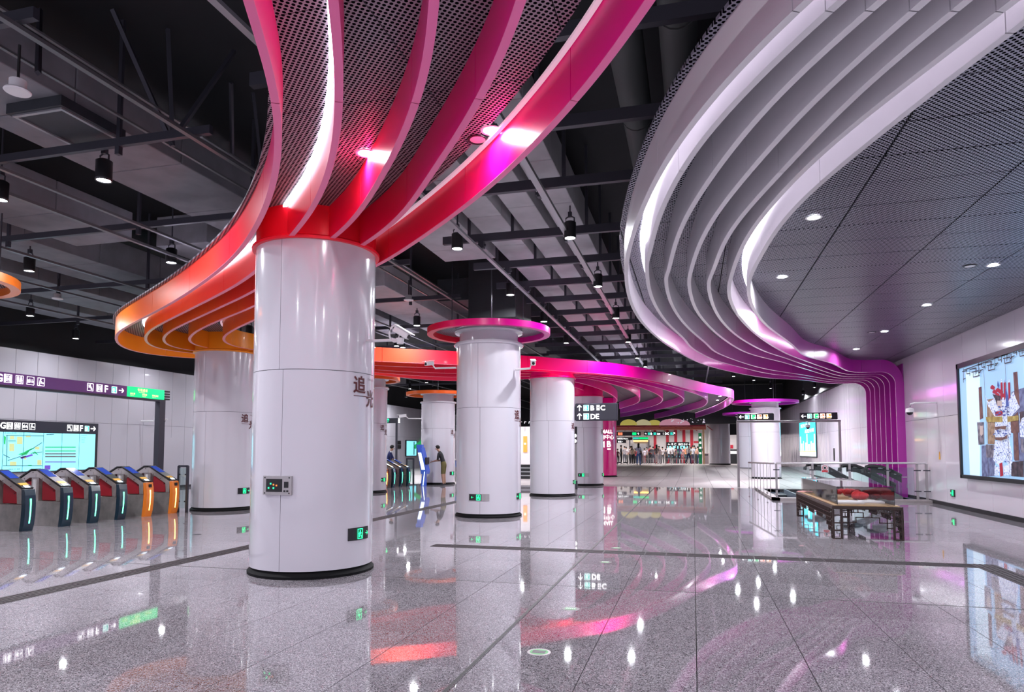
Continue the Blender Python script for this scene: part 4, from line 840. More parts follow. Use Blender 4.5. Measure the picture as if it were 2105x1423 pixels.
# ================================================================ DISPLAY TABLE
def table():
    x0,x1,y0,y1,H=2.27,3.36,12.68,16.9,.56
    t=thing('display_table','dark wooden lattice table under a clear display case','table',((x0+x1)/2,(y0+y1)/2,0))
    MB().box((x0,y0,H-.06),(x1,y1,H-.005)).build('rim','dark_wood',t,bevel=.006); MB().box((x0+.04,y0+.04,H-.005),(x1-.04,y1-.04,H+.012)).build('tabletop','pale_wood',t,bevel=.004)
    for lx,sx in ((x0,1),(x1,-1)):
        for ly,sy in ((y0,1),(y1,-1)):
            m=MB()
            for a,b in ((0,0),(.125,0),(0,.125)):
                m.box((lx+sx*a if sx>0 else lx-a-.032,ly+sy*b if sy>0 else ly-b-.032,0),(lx+a+.032 if sx>0 else lx-a,ly+b+.032 if sy>0 else ly-b,H-.06))
            for z in (.0,.13,.26,.39): 
                xa,xb=(lx,lx+.157) if sx>0 else (lx-.157,lx); ya,yb=(ly,ly+.157) if sy>0 else (ly-.157,ly)
                yy=ly if sy>0 else ly-.02; xx=lx if sx>0 else lx-.02
                m.box((xa,yy+.005,z),(xb,yy+.018,z+.02)); m.box((xx+.005,ya,z+.05),(xx+.018,yb,z+.07))
            m.build('leg','dark_wood',t)
    def fret(o,r,L,nm):
        m=MB(); o=Vector(o); n=r.cross(ZU); T_=.014
        def seg(a,b,c,d):
            if abs(a-c)<1e-6: m.frame_box(o+r*(a-T_/2)+ZU*(min(b,d)-T_/2),r,ZU,n,T_,abs(b-d)+T_,.016)
            else: m.frame_box(o+r*(min(a,c)-T_/2)+ZU*(b-T_/2),r,ZU,n,abs(a-c)+T_,T_,.016)
        top=H-.06
        if L<2:
            hl=[(.16,-.05,.48,-.05),(.48,-.05,.48,-.13),(.16,-.13,.25,-.13),(.25,-.13,.25,-.30),(.16,-.30,.25,-.30),(.25,-.215,.365,-.215),(.365,-.215,.365,-.13),(.365,-.13,L/2,-.13),(.40,0,.40,-.05),(.33,0,.33,-.05),(.16,-.215,.25,-.215),(.2,-.05,.2,-.13),(.3,-.05,.3,-.1)]
            for a,b,c,d in hl: seg(a,top+b,c,top+d); seg(L-a,top+b,L-c,top+d)
        else:
            k=0; cw=.105; nx=int((L-.32)/cw)
            for i in range(nx):
                x=.16+i*cw; d=min(i,nx-1-i); rows=5 if d<2 else 4 if d<4 else 2 if (i//3)%3==1 else 3
                for j_ in range(rows):
                    oz=top-.075*(j_+1); ox=(cw/2 if j_%2 else 0)
                    seg(x+ox,oz+.075,x+ox,oz); seg(x+ox,oz,x+ox+cw*.9,oz)
                    if j_%2==0: seg(x+ox+cw*.45,oz+.075,x+ox+cw*.45,oz+.03)
        m.build(nm,'dark_wood',t)
    fret((x0,y0+.012,0),XR,x1-x0,'lattice_apron'); fret((x1,y1-.012,0),-XR,x1-x0,'lattice_apron'); fret((x1-.012,y0,0),YR,y1-y0,'lattice_apron'); fret((x0+.012,y1,0),-YR,y1-y0,'lattice_apron')
    c=thing('display_case','clear acrylic case covering the exhibits on the lattice table','display case',(2.8,14.8,.6)); a,b,d,e=x0+.1,x1-.1,y0+.1,y1-.1; zb,zt=H+.013,H+.31
    for bx in (((a,d,zb),(b,d+.008,zt)),((a,e-.008,zb),(b,e,zt)),((a,d,zb),(a+.008,e,zt)),((b-.008,d,zb),(b,e,zt)),((a,d,zt),(b,e,zt+.008)),((a,(d+e)/2,zb),(b,(d+e)/2+.008,zt))): MB().box(*bx).build('pane','clear_acrylic',c)
    def put(name,label,cat,mb,m,loc,extra=()):
        o=mb.build(name,m,None,bevel=.006); tag(o,label,cat); return o
    z=H+.013
    def at(x,y,a): return Matrix.Translation((x,y,z))@Matrix.Rotation(R(a),4,'Z')
    def mbx(M_,a,b): m=MB().box(a,b); m.v=[M_@p for p in m.v]; return m
    put('open_book','white open book at the front left of the display case','book',mbx(at(2.62,13.15,8),(-.22,-.14,.0),(.22,.14,.03)),'white_paper',None)
    put('open_book','white open book at the front right of the display case','book',mbx(at(3.02,13.35,-4),(-.2,-.15,.0),(.2,.15,.035)),'white_paper',None)
    put('paper_sheet','loose white sheet lying behind the front books in the case','paper',mbx(at(2.7,13.75,20),(-.2,-.14,0),(.2,.14,.006)),'white_paper',None)
    put('cream_book','thick cream book at the left middle of the display case','book',mbx(at(2.62,14.35,14),(-.2,-.14,0),(.2,.14,.05)),'pale_wood',None)
    for i,(x,y,sx,sy,l) in enumerate([(3.0,14.05,.13,.18,'bright red folded cloth in the middle of the case'),(3.05,15.0,.14,.2,'red rounded costume piece behind the folded cloth'),(2.75,15.7,.2,.25,'red embroidered slippers group at the back left of the case')]):
        m=MB()
        for k in range(5):
            a=k*1.26; m.sph((x+sx*.55*math.cos(a),y+sy*.55*math.sin(a),z+.08),.07,6,1.2,1.2,.85+.15*(k%3))
        m.sph((x,y,z+.08),.09,6,1.3,1.5,.9)
        o=m.build(['red_cloth_bundle','red_costume_piece','red_slippers'][i],'red_cloth',None,smooth=True); tag(o,l,'costume')
    m=MB()
    for k in range(9):
        a=R(20+k*17); m.add([(2.5,16.2,z+.01+.002*k),(2.5+.3*math.cos(a),16.2+.3*math.sin(a)*.8,z+.03),(2.5+.3*math.cos(a+.26),16.2+.3*math.sin(a+.26)*.8,z+.012)],[(0,1,2)])
    o=m.build('folding_fan','pink_paper',None); tag(o,'pale pink folding fan at the far end of the display case','fan')
    for i,(x,y,l) in enumerate([(3.12,14.55,'small red tasselled ornament at the right of the case'),(2.5,15.3,'small red embroidered purse at the left of the case'),(2.95,15.9,'small red flower ornament near the far end of the case'),(3.1,16.2,'red ribbon roll at the far right corner of the case')]):
        m=MB().sph((x,y,z+.05),.06,6,1.4,1.6,.8).sph((x+.08,y+.05,z+.035),.035,6).sph((x-.07,y+.07,z+.035),.035,6).tube([(x,y-.08,z+.02),(x+.03,y-.2,z+.015)],.015,6); o=m.build('red_ornament','red_cloth',None,smooth=True); tag(o,l,'ornament')
    put('photo_card','pale photo card standing at the left of the case','card',mbx(at(2.6,14.75,80),(-.12,-.01,0),(.12,.01,.14)),'white_paper',None)
    put('name_card','small white caption card at the right of the case','card',mbx(at(3.15,13.9,0),(-.06,-.05,0),(.06,.05,.02)),'white_paper',None)
mat('pink_paper',(.75,.35,.35),.6); table()

# ================================================================ RAILING, PIT, ESCALATORS
def pit():
    s=struct('trim_1',MB().box((2.3,21.95,-.1),(2.5,28.5,.07)).box((2.3,21.95,-.1),(6.58,22.4,.07)),'matte_stone')
    struct('wall_pit',MB().box((2.46,22.3,-3),(2.52,28.5,-.05)).box((2.46,28.4,-3),(6.6,28.5,-.02)).box((2.46,22.35,-3),(6.6,22.42,-.05)).box((6.5,22.3,-3),(6.6,28.5,.0)).box((2.46,22.3,-3.1),(6.6,28.5,-3)),'duct_blue')
    st=thing('stairs','dark stone stairs descending behind the left railing','stairs',(2.95,28,0))
    for k in range(15):
        z=-.16*k; y=27.6-.3*k
        MB().box((2.53,y-.3 if y-.3>22.45 else 22.45,z-.18-.16*0-.16),(3.35,y if k else 28.39,z-.16)).build('step','stair_dark',st); MB().box((2.53,y-.3,z-.162),(3.35,y-.27,z-.157)).build('nosing','grey_steel',st)
    MB().box((3.36,22.45,-2.4),(3.42,28.3,.0)).build('side_wall','duct_blue',st)
mat('duct_blue',(.2,.25,.32),.4); mat('stair_dark',(.045,.05,.06),.4); pit()
def rail():
    A,B_,C_=Vector((1.92,25.9,0)),Vector((2.36,22.16,0)),Vector((6.5,22.15,0))
    t=thing('railing','steel railing with vertical bars left of the stairs','railing',A)
    MB().tube([A+ZU*1.06,B_+ZU*1.1],.03,10).build('handrail','rail_steel',t,smooth=True)
    MB().box((1.8,21.95,-.02),(2.3,26.3,.06)).build('kerb','matte_stone',t) if False else None
    for k in range(8):
        p=A.lerp(B_,k/8); MB().box((p.x-.008,p.y-.008,0),(p.x+.008,p.y+.008,1.06)).build('bar','rail_steel',t)
        if k%3==0: MB().sph((p.x,p.y,.16),.03,5).build('rivet','rail_steel',t)
    B_=Vector((2.42,22.05,0)); t=thing('glass_railing','glass railing with bright steel handrail behind the display table','railing',B_)
    MB().tube([B_+ZU*1.11,C_+ZU*1.13],.032,10).build('handrail','bright_steel',t,smooth=True)
    xs=[0,.02,.24,.5,.76,.93,1.0]
    for i,f in enumerate([0,.25,.5,.75,.94,1.]):
        p=B_.lerp(C_,f); MB().box((p.x-.03,p.y-.02,.05),(p.x+.03,p.y+.02,1.1)).build('post','rail_steel',t)
        for z in (.3,.9): MB().box((p.x-.09,p.y-.03,z),(p.x+.09,p.y-.015,z+.03)).build('clamp','dark_steel',t)
    for a,b in ((0,.25),(.25,.5),(.5,.75),(.75,.94)):
        p,q=B_.lerp(C_,a+.02),B_.lerp(C_,b-.02); MB().prism([p+ZU*.14,q+ZU*.14,q+ZU*1.0,p+ZU*1.0],YR,.012).build('pane','clear_glass',t)
    q=onY(1696,964,22.0); s=thing('warning_sign','small white and red no-entry notice fixed to the glass railing','sign',q)
    MB().box((q.x-.1,22.03,q.z-.11),(q.x+.1,22.045,q.z+.12)).build('plate','white_plastic',s); f=Face((q.x,22.03,q.z),XR,ZU,s); mb=MB(); mat('sign_red',(.6,.01,.02),.5)
    for i in range(16):
        a,b=6.283*i/16,6.283*(i+1)/16; f.line(.065*math.cos(a),.03+.065*math.sin(a),.065*math.cos(b),.03+.065*math.sin(b),.014,mb,.002)
    mb.build('red_ring','sign_red',s); mb=MB(); f.bar(-.08,-.095,.16,.05,mb,.002); mb.build('red_band','sign_red',s); mb=MB(); f.bar(-.03,.0,.06,.06,mb,.002); mb.build('symbol','black',s)
mat('bright_steel',(.8,.78,.78),.25,.7); rail()
def esc(a,label):
    # one balustrade descending towards the right wall
    t=thing('escalator_balustrade',label,'escalator',(a.x,a.y,0)); y=a.y; z=a.z; L=[]; x=a.x
    cur=[(x-.16,z-.2),(x-.14,z-.1),(x-.08,z-.03),(x-.02,z-.005),(x+.05,z),(x+.12,z)]
    cur+= [(x+.35,z-.02),(x+.6,z-.12)]+[(x+.6+.3*k,z-.12-.17*k) for k in range(1,14) if x+.6+.3*k<6.45]
    MB().tube([(u,y,v) for u,v in cur],.06,8).build('handrail','black_rubber',t,smooth=True)
    MB().prism([(u,y-.03,v) for u,v in cur[4:]]+[(u,y-.03,v-.2) for u,v in cur[4:][::-1]],YR,.06).build('balustrade_band','black_rubber',t)
    for k in range(4): MB().box((x+.25+.22*k,y-.05,z-.06-.09*k),(x+.4+.22*k,y-.04,z-.04-.09*k)).build('reflector','bright_steel',t)
    gl=[(u,v-.03) for u,v in cur[4:]]; low=[(u,v-.6) for u,v in gl]
    MB().prism([(u,y-.006,v) for u,v in gl+low[::-1]],YR,.012).build('pane','clear_glass',t)
    MB().prism([(u,y-.12,v-.0) for u,v in low]+[(u,y-.12,v-.35) for u,v in low[::-1]],YR,.24).build('skirt','brushed_steel',t)
    return t
ea=onY(1664,959,26.3); eb=onY(1736,961,24.6); ec=onY(1786,964,23.4)
for e_ in (ea,eb,ec): e_.z=1.0
esc(ea,'left black escalator handrail with bright comb behind the glass railing'); esc(eb,'middle black escalator handrail behind the table'); esc(ec,'right black escalator handrail nearest the purple ribs')
t=thing('escalator_steps','grey escalator steps between the two left handrails','escalator',(4.2,25.4,0))
for k in range(9): MB().box((ea.x-.1+.3*k,24.8,-.12-.17*k if k>1 else -.06),(ea.x+.2+.3*k,26.1,-.02-.17*k if k>1 else -.01)).build('step','stair_dark',t) if ea.x+.2+.3*k<6.48 else None

# ================================================================ RIGHT WALL ITEMS
def lightbox():
    z0,z1=.81,3.66; t=thing('poster_lightbox','big black-framed lightbox on the right wall showing an opera costume','lightbox',(6.56,17.3,z0))
    ya,yb=19.4,14.6
    MB().box((6.50,yb,z0),(6.598,ya,z1)).build('case','black_trim',t)
    MB().box((6.44,yb,z0),(6.50,ya,z0+.09)).box((6.44,yb,z1-.12),(6.50,ya,z1)).box((6.44,ya-.09,z0),(6.50,ya,z1)).box((6.44,yb,z0),(6.50,yb+.09,z1)).build('frame','black_trim',t)
    mat('lightbox_blue',(.32,.55,.78),.4,emit=.32); mat('lightbox_pale',(.55,.75,.88),.4,emit=.4)
    lf=MB().box((6.485,yb+.09,z0+.09),(6.499,ya-.09,z1-.12)).build('lit_face','lightbox_blue',t)
    f=Face((6.485,0,0),-YR,ZU,lf)
    def c(x,y): q=onX(1940+x/4.448,680+y/4.448,6.48); return (-q.y,q.z)
    lay=[0.002]
    def poly(pts,m,name):
        lay[0]+=.0004; f.poly([c(*p) for p in pts],m,name,lay[0])
    mats={'robe':((.7,.78,.9),.22),'robeblue':((.06,.12,.4),.12),'red':((.4,.015,.04),.15),'brown':((.09,.04,.04),.15),'grey':((.06,.06,.09),.1),'skin':((.55,.46,.42),.15),'tan':((.42,.3,.2),.12),'gold':((.5,.42,.12),.15),'dk':((.02,.02,.03),.02),'mist':((.2,.25,.42),.12)}
    for k,(cc,e) in mats.items():
        m_=mat('print_'+k,cc,.45,emit=e)
        if k in ('robe','grey','brown','mist','tan','dk','gold'):
            c2={'robe':(.12,.2,.5),'grey':(.3,.28,.34),'brown':(.2,.1,.08),'mist':(.08,.09,.2),'tan':(.25,.15,.08),'dk':(.12,.08,.1),'gold':(.3,.2,.05)}[k]
            noisy(m_,22 if k=='robe' else 9,0,c2,4); N,L,b=nodes(m_); L.new(b.inputs['Base Color'].links[0].from_socket,b.inputs['Emission Color'])
            if k=='robe': rr=[n for n in N if n.type=='VALTORGB'][0]; rr.color_ramp.elements[0].position=.36; rr.color_ramp.elements[1].position=.5
    poly([(200,380),(330,380),(330,1330),(240,1330)],'lightbox_pale','backdrop_stripe')
    poly([(345,1050),(470,1050),(470,1330),(350,1335)],'print_mist','backdrop_stripe'); poly([(620,560),(734,520),(734,1200),(640,1180)],'print_mist','backdrop_stripe')
    poly([(318,520),(345,512),(360,800),(330,815)],'print_brown','scroll'); poly([(635,382),(672,375),(695,695),(655,690)],'print_brown','scroll')
    poly([(305,838),(368,836),(372,1040),(318,1045)],'print_grey','portrait'); poly([(330,870),(358,870),(360,945),(345,965),(330,940)],'print_skin','face_print')
    poly([(690,760),(734,745),(734,975),(700,970)],'print_robe','portrait'); poly([(695,745),(734,735),(734,790),(715,800),(700,850)],'print_dk','hair_print'); poly([(705,990),(734,990),(734,1120),(710,1110)],'print_grey','portrait')
    poly([(385,1040),(470,1045),(470,1160),(390,1160)],'print_grey','portrait'); poly([(395,630),(455,620),(470,700),(470,1040),(405,1035)],'print_tan','calligraphy_scroll')
    poly([(580,840),(680,740),(690,930),(640,940),(600,925)],'print_brown','portrait'); poly([(640,940),(680,930),(690,1190),(650,1190)],'print_brown','pole')
    poly([(605,1200),(734,1190),(734,1340),(620,1330)],'print_dk','chest')
    for q in ((425,860),(430,900),(425,945),(440,985),(460,850),(465,890)): q0=c(*q); f.text('文',q0[0],q0[1],.06,'print_dk',.012)
    # the costumed figure
    poly([(380,590),(410,700),(470,700),(500,640),(470,600),(430,690)],'print_robe','costume_wing'); poly([(640,560),(690,690),(620,740),(590,640)],'print_robe','costume_wing')
    poly([(400,660),(470,620),(560,600),(660,640),(700,700),(640,760),(600,820),(480,800),(440,740)],'print_robe','sleeves')
    poly([(480,800),(610,790),(620,960),(590,990),(500,1000),(465,950)],'print_robe','torso'); poly([(470,1010),(600,985),(632,1140),(630,1210),(600,1230),(560,1180),(520,1240),(480,1210),(455,1180)],'print_robe','robe_skirt')
    poly([(470,1230),(515,1250),(510,1325),(465,1325)],'print_robe','robe_panel'); poly([(548,1240),(622,1215),(620,1320),(555,1325)],'print_robe','robe_panel'); poly([(512,1215),(538,1205),(548,1325),(520,1335)],'print_red','red_sash')
    for a in ((450,520),(470,560),(500,545),(525,560),(540,590),(495,590)):
        poly([(a[0]+22*math.cos(k*.9),a[1]+22*math.sin(k*.9)*(.8+.3*(k%2))) for k in range(7)],'print_red','red_pompom')
    poly([(450,580),(530,600),(520,650),(490,680),(480,640)],'print_dk','headdress'); poly([(495,640),(535,640),(540,690),(515,715),(495,690)],'print_skin','face_print')
    for x in (533,562,603): poly([(x-8,475),(x+8,470),(x+12,600),(x-4,640)],'print_red','back_flag'); poly([(x-2,440),(x+2,440),(x+6,472),(x-6,474)],'print_robe','flag_tip')
    poly([(570,520),(595,600),(600,690),(575,690)],'print_robeblue','back_flag'); poly([(500,460),(515,500),(505,530),(495,500)],'print_robeblue','feather')
    poly([(390,790),(540,785),(545,835),(400,835)],'print_gold','gold_band'); poly([(590,785),(690,775),(690,820),(590,835)],'print_gold','gold_band')
    poly([(470,740),(545,735),(545,775),(480,780)],'print_red','collar_print')
    random.seed(3)
    for k in range(44):
        x=random.uniform(470,620); y=random.choice([random.uniform(690,780),random.uniform(900,960),random.uniform(1040,1200)]); s=random.uniform(6,15)
        poly([(x-s,y),(x,y-s*.7),(x+s,y),(x,y+s*.6)],'print_robeblue' if k%4 else 'print_mist','embroidery')
    poly([(480,880),(590,870),(580,905),(530,895),(490,912)],'print_brown','belt'); poly([(480,975),(560,975),(600,950),(595,985),(540,1005),(490,1000)],'print_brown','belt')
    # fretwork hung along the top, as real thin bars
    fr=MB(); ZF=.03
    def fl(a,b,cc,d): f.line(*c(a,b),*c(cc,d),.022,fr,ZF)
    for (ox,oy) in ((190,-5),(330,-65),(480,-130),(620,-195)):
        for a,b,cc,d in ((0,350,0,480),(0,450,20,440),(30,350,30,400),(30,400,60,395),(60,340,60,420),(90,380,90,430),(90,430,150,415),(150,415,150,340),(60,360,120,345),(110,345,110,410),(120,350,120,400),(75,385,140,370),(150,370,180,360),(-10,380,30,370)): fl(ox+a,oy+b,ox+cc,oy+d)
    fl(195,360,734,160); fr.build('fretwork','black',t)
    for x in (365,560): fl2=MB(); f.line(*c(x,330-(x-200)*.33),*c(x+50,1340),.008,fl2,.012); fl2.build('pane_joint','print_dk',t)
lightbox()
q=onX(1960,1014,6.6)
t=thing('exit_sign','small green running-man exit sign low on the right wall','sign',(6.58,q.y,q.z)); MB().box((6.57,q.y-.13,q.z-.09),(6.599,q.y+.13,q.z+.09)).build('plate','black_trim',t); f=Face((6.57,q.y+.13,q.z-.09),-YR,ZU,t)
mb=MB(); f.disc(.17,.14,.015,mb); f.line(.17,.12,.15,.07,.03,mb); f.line(.15,.07,.11,.03,.018,mb); f.line(.15,.07,.18,.03,.018,mb); f.line(.17,.11,.2,.08,.014,mb); f.bar(.12,.015,.012,.145,mb); f.bar(.12,.15,.1,.012,mb); f.bar(.21,.015,.012,.145,mb); mb.build('running_figure','exit_green',t); f.arrow(.03,.05,.07,(-1,0),'exit_green')
q=onX(1932,936,6.6); t=thing('wall_plaque','tiny gold plaque on the right wall between dome camera and lightbox','plaque',(6.58,q.y,q.z)); MB().box((6.585,q.y-.04,q.z-.12),(6.6,q.y+.04,q.z-.02)).build('plate','brass',t) if False else MB().prism([(6.585,q.y-.04,q.z-.02),(6.585,q.y+.04,q.z-.02),(6.585,q.y,q.z+.1)],XR,.014).build('triangle','gate_yellow',t); MB().box((6.585,q.y-.04,q.z-.12),(6.6,q.y+.04,q.z-.03)).build('plate','gate_yellow',t)
t=thing('ad_screen','tall glowing cyan city advertisement on the right wall beyond the frame','screen',(6.57,43,1.1)); ya,yb=46.6,40.6
MB().box((6.55,yb,1.08),(6.599,ya,3.3)).build('case','black_trim',t); mat('ad_cyan',(.03,.55,.75),.4,emit=1.3); mat('ad_white',(.8,.95,1),.4,emit=1.3); mat('ad_green',(.5,.8,.2),.4,emit=.8); mat('ad_pink',(.9,.4,.5),.4,emit=.8)
f=Face((6.55,ya,1.08),-YR,ZU,t); f.rect(.08,.08,5.84,2.06,'ad_cyan','lit_face',0,.006); f.rect(.08,.08,5.84,.25,'ad_white','white_band',.006,.002); f.rect(.08,.33,5.84,.07,'ad_green','meadow',.006,.002)
f.text('城市生活',.6,1.8,.24,'ad_white',.01,3.6); f.text('遇见光明',2.2,1.45,.22,'ad_white',.01,3.2); f.text('OPEN CITY',1,.13,.12,'ad_cyan',.012,2.5)
for x,w_,h in ((.3,.3,.9),(.8,.4,.45),(1.5,.25,.6),(2.3,.5,.5),(2.8,.35,1.0),(3.4,.5,.4),(4.2,.4,.55),(4.8,.5,.45),(5.4,.35,.95)): f.rect(x,.38,w_,h,'ad_white' if x<4 else 'ad_pink','skyline_block',.006,.002)
# small notices on the far right wall
t=thing('notice_plate','dark narrow notice on the far right wall behind the frame','sign',(6.58,36,1.5)); MB().box((6.575,35.8,1.0),(6.6,36.05,1.6)).build('plate','black_trim',t)

# ================================================================ FLOOR MARKERS
for i,(x,y) in enumerate([(1108,1341),(1173,1252),(1244,1156),(1267,1127)]):
    p=P(x,y); t=thing('floor_marker',f'round green direction sticker on the floor, {ordn[i]} from the camera','floor sticker',(p.x,p.y,0))
    MB().lathe([(0,.0015),(.088,.0015),(.088,.0)],(p.x,p.y),28).build('rim','black_trim' if i else 'rail_steel',t); mat('sticker_green',(.03,.36,.06),.4)
    MB().box((p.x-.05,p.y-.035,.0016),(p.x+.05,p.y+.035,.003)).build('symbol','sticker_green' if i else 'black',t); 
    if not i: MB().lathe([(0,.0025),(.07,.0025)],(p.x,p.y),24).build('face','sticker_green',t)
    t2=MB()
    for k in range(5): t2.box((p.x-.04+k*.018,p.y-.02,.003),(p.x-.03+k*.018,p.y+.02,.0036))
    t2.build('print','white_paper' if i else 'black',t)
for i,(x,y) in enumerate([(262,1097),(405,1099)]):
    p=P(x,y); t=thing('floor_cover',f'small round steel floor cover, {["left","right"][i]} one before the gates','cover',(p.x,p.y,0)); MB().lathe([(0,.003),(.07,.003),(.075,0)],(p.x,p.y),20).build('lid','dark_steel',t)
# ================================================================ PEOPLE
def person(label,loc,rz,H,top,legs,sleeve='short',shorts=False,lean=0.,walk=0.,hair=(.012,.009,.008),longhair=False,arms=None,skin=(.45,.26,.18),shoe=(.02,.02,.025),bag=None,fingers=False,phone=False,collar=False):
    s=H/1.7; t=thing('person',label,'person',loc,rz=rz)
    J={'pel':(0,0,.93,.115),'wai':(0,0,1.07,.105),'che':(0,0,1.27,.125),'nkb':(0,-.01,1.43,.065),'nek':(0,.0,1.48,.05),'hd1':(0,.025,1.56,.072),'hd2':(0,.02,1.64,.078)}
    E=[('pel','wai','T'),('wai','che','T'),('che','nkb','T'),('nkb','nek','S'),('nek','hd1','S'),('hd1','hd2','S')]
    A=arms or {'L':((-.21,-.02,1.15),(-.21,.05,.92)),'R':((.21,-.02,1.15),(.21,.05,.92))}
    for sd,sg in (('L',-1),('R',1)):
        J['sh'+sd]=(.155*sg,0,1.395,.055); el,wr=A[sd]; J['el'+sd]=(*el,.048); J['wr'+sd]=(*wr,.032)
        d=(Vector(wr)-Vector(el)).normalized(); hv=Vector(wr)+d*.06; J['ha'+sd]=(*hv,.03)
        J['hp'+sd]=(.085*sg,0,.88,.105); w_=walk*sg; J['kn'+sd]=(.09*sg,.03+w_*.18,.49+abs(w_)*.02,.072); J['an'+sd]=(.09*sg,-.02+w_*(.34 if w_>0 else .42),.09+(.08 if w_<0 else 0),.047)
        an=J['an'+sd]; J['to'+sd]=(.1*sg,an[1]+.15,.04 if w_>=0 else .045,.034)
        E+=[('che','sh'+sd,'T'),('sh'+sd,'el'+sd,'T'),('el'+sd,'wr'+sd,'T' if sleeve=='long' else 'S'),('wr'+sd,'ha'+sd,'S'),('pel','hp'+sd,'L'),('hp'+sd,'kn'+sd,'L'),('kn'+sd,'an'+sd,'S' if shorts else 'L'),('an'+sd,'to'+sd,'F')]
        if fingers:
            side=d.cross(Vector((0,0,1))).normalized() if abs(d.z)<.9 else Vector((0,1,0))
            for k in range(4):
                b=hv+side*(.022*(k-1.5)); ln=(.05,.062,.058,.045)[k]; J[f'f{sd}{k}a']=(*(b+d*.035),.0095); J[f'f{sd}{k}b']=(*(b+d*(.035+ln*.6)+Vector((0,0,-.006))),.0085); J[f'f{sd}{k}c']=(*(b+d*(.035+ln)+Vector((0,0,-.022))),.0075)
                E+=[('ha'+sd,f'f{sd}{k}a','S'),(f'f{sd}{k}a',f'f{sd}{k}b','S'),(f'f{sd}{k}b',f'f{sd}{k}c','S')]
            J[f't{sd}a']=(*(hv+side*-.035*sg+d*.0),.011); J[f't{sd}b']=(*(hv+side*-.05*sg+d*.035),.009); E+=[('ha'+sd,f't{sd}a','S'),(f't{sd}a',f't{sd}b','S')]
    up=[k for k in J if k[:2] in('wa','ch','nk','ne','hd','sh','el','wr','ha') or (k[0] in 'ft' and k[:2]!='to')]
    c,sn=math.cos(lean),math.sin(lean); piv=.95
    for k in J:
        x,y,z,r=J[k]
        if k in up and lean and not (arms and k[:2] in ('el','wr','ha') or (arms and k[0] in 'ft' and k[:2]!='to')): y,z=y*c+(z-piv)*sn,piv+(z-piv)*c-y*sn
        J[k]=(x*s,y*s,z*s,r*s)
    keys=list(J); me=bpy.data.meshes.new('body'); me.from_pydata([J[k][:3] for k in keys],[(keys.index(a),keys.index(b)) for a,b,_ in E],[])
    o=bpy.data.objects.new('body',me); C.objects.link(o); m=o.modifiers.new('s','SKIN'); m.use_smooth_shade=True
    lay=me.skin_vertices[0].data if me.skin_vertices else None
    for i,k in enumerate(keys): lay[i].radius=(J[k][3],J[k][3]*(.78 if k in('che','wai') else 1)); lay[i].use_root=(k=='pel')
    su=o.modifiers.new('u','SUBSURF'); su.levels=su.render_levels=1
    dg=bpy.context.evaluated_depsgraph_get(); nm=bpy.data.meshes.new_from_object(o.evaluated_get(dg)); bpy.data.objects.remove(o); bpy.data.meshes.remove(me)
    o=bpy.data.objects.new('body',nm); C.objects.link(o); o.parent=t; nm.materials.clear()
    def cm(c_,r=.8): return mat('cloth_%d_%d_%d'%tuple(int(v*99) for v in c_),c_,r)
    for q in (cm(top),cm(legs),cm(skin,.5),cm(shoe,.4)): nm.materials.append(q)
    idx={'T':0,'L':1,'S':2,'F':3}; segs=[(Vector(J[a][:3]),Vector(J[b][:3]),idx[l],a,b) for a,b,l in E]
    for p in nm.polygons:
        cc=p.center; best=9;bi=0
        for a,b,l,na,nb in segs:
            ab=b-a; u=max(0,min(1,(cc-a).dot(ab)/(ab.length_squared or 1))); d_=(cc-(a+ab*u)).length-(J[na][3]*(1-u)+J[nb][3]*u)*.6
            if d_<best: best=d_; bi=l; 
        p.material_index=bi; p.use_smooth=True
        if shorts and bi==1 and cc.z<.5*s: p.material_index=2
        if shorts and bi==2 and .47*s<cc.z<.62*s and abs(cc.x)<.2: p.material_index=1
    h=Vector(J['hd2'][:3]); n_=(h-Vector(J['nek'][:3])).normalized(); bk=Vector((0,-.02,.012))*s
    hm=MB().sph(h+bk+n_*.012,.095*s,8,.95,1.08,.95)
    hm.v=[v if (v-h).dot(Vector((0,-.75,.55)))>-.03*s else h+(v-h)*.6 for v in hm.v]
    hm.build('hair',cm(hair),t,world=False,smooth=True)
    if longhair: MB().sph((h.x,h.y-.075*s,h.z-.12*s),.09*s,6,.95,.5,2.1).build('long_hair',cm(hair),t,world=False,smooth=True)
    if fingers:
        MB().sph((h.x,h.y+.085*s,h.z-.055*s),.016*s,5,.8,1.2,1.2).build('nose',cm(skin,.5),t,world=False,smooth=True)
        for sg in (-1,1): MB().sph((h.x+sg*.082*s,h.y+.005,h.z-.05*s),.02*s,5,.5,.9,1.4).build('ear',cm(skin,.5),t,world=False,smooth=True); MB().sph((h.x+sg*.03*s,h.y+.078*s,h.z-.03*s),.008*s,4).build('eye',cm((.01,.01,.01)),t,world=False)
        MB().sph((h.x,h.y+.078*s,h.z-.09*s),.016*s,5,1.3,.4,.35).build('mouth',cm((.35,.1,.09)),t,world=False)
    if collar: MB().lathe([(.05,-.02),(.075,-.03),(.06,.03)],(0,0),12).build('collar',cm((.7,.7,.72)),t,world=False).location=Vector(J['nek'][:3])-Vector((0,0,.03))
    if bag=='sling':
        MB().tube([Vector((-.12,.1,1.42))*s,Vector((0,-.14,1.3))*s,Vector((.17,-.12,1.02))*s,Vector((.18,.02,.98))*s],.014,5).build('bag_strap',cm((.02,.02,.03)),t,world=False)
        MB().box(Vector((.14,-.12,.86))*s,Vector((.24,.1,1.02))*s).build('bag',cm((.03,.03,.05)),t,world=False,bevel=.02)
    if bag=='back': MB().box(Vector((-.13,-.27,1.02))*s,Vector((.13,-.12,1.4))*s).build('backpack',cm((.02,.02,.03)),t,world=False,bevel=.04)
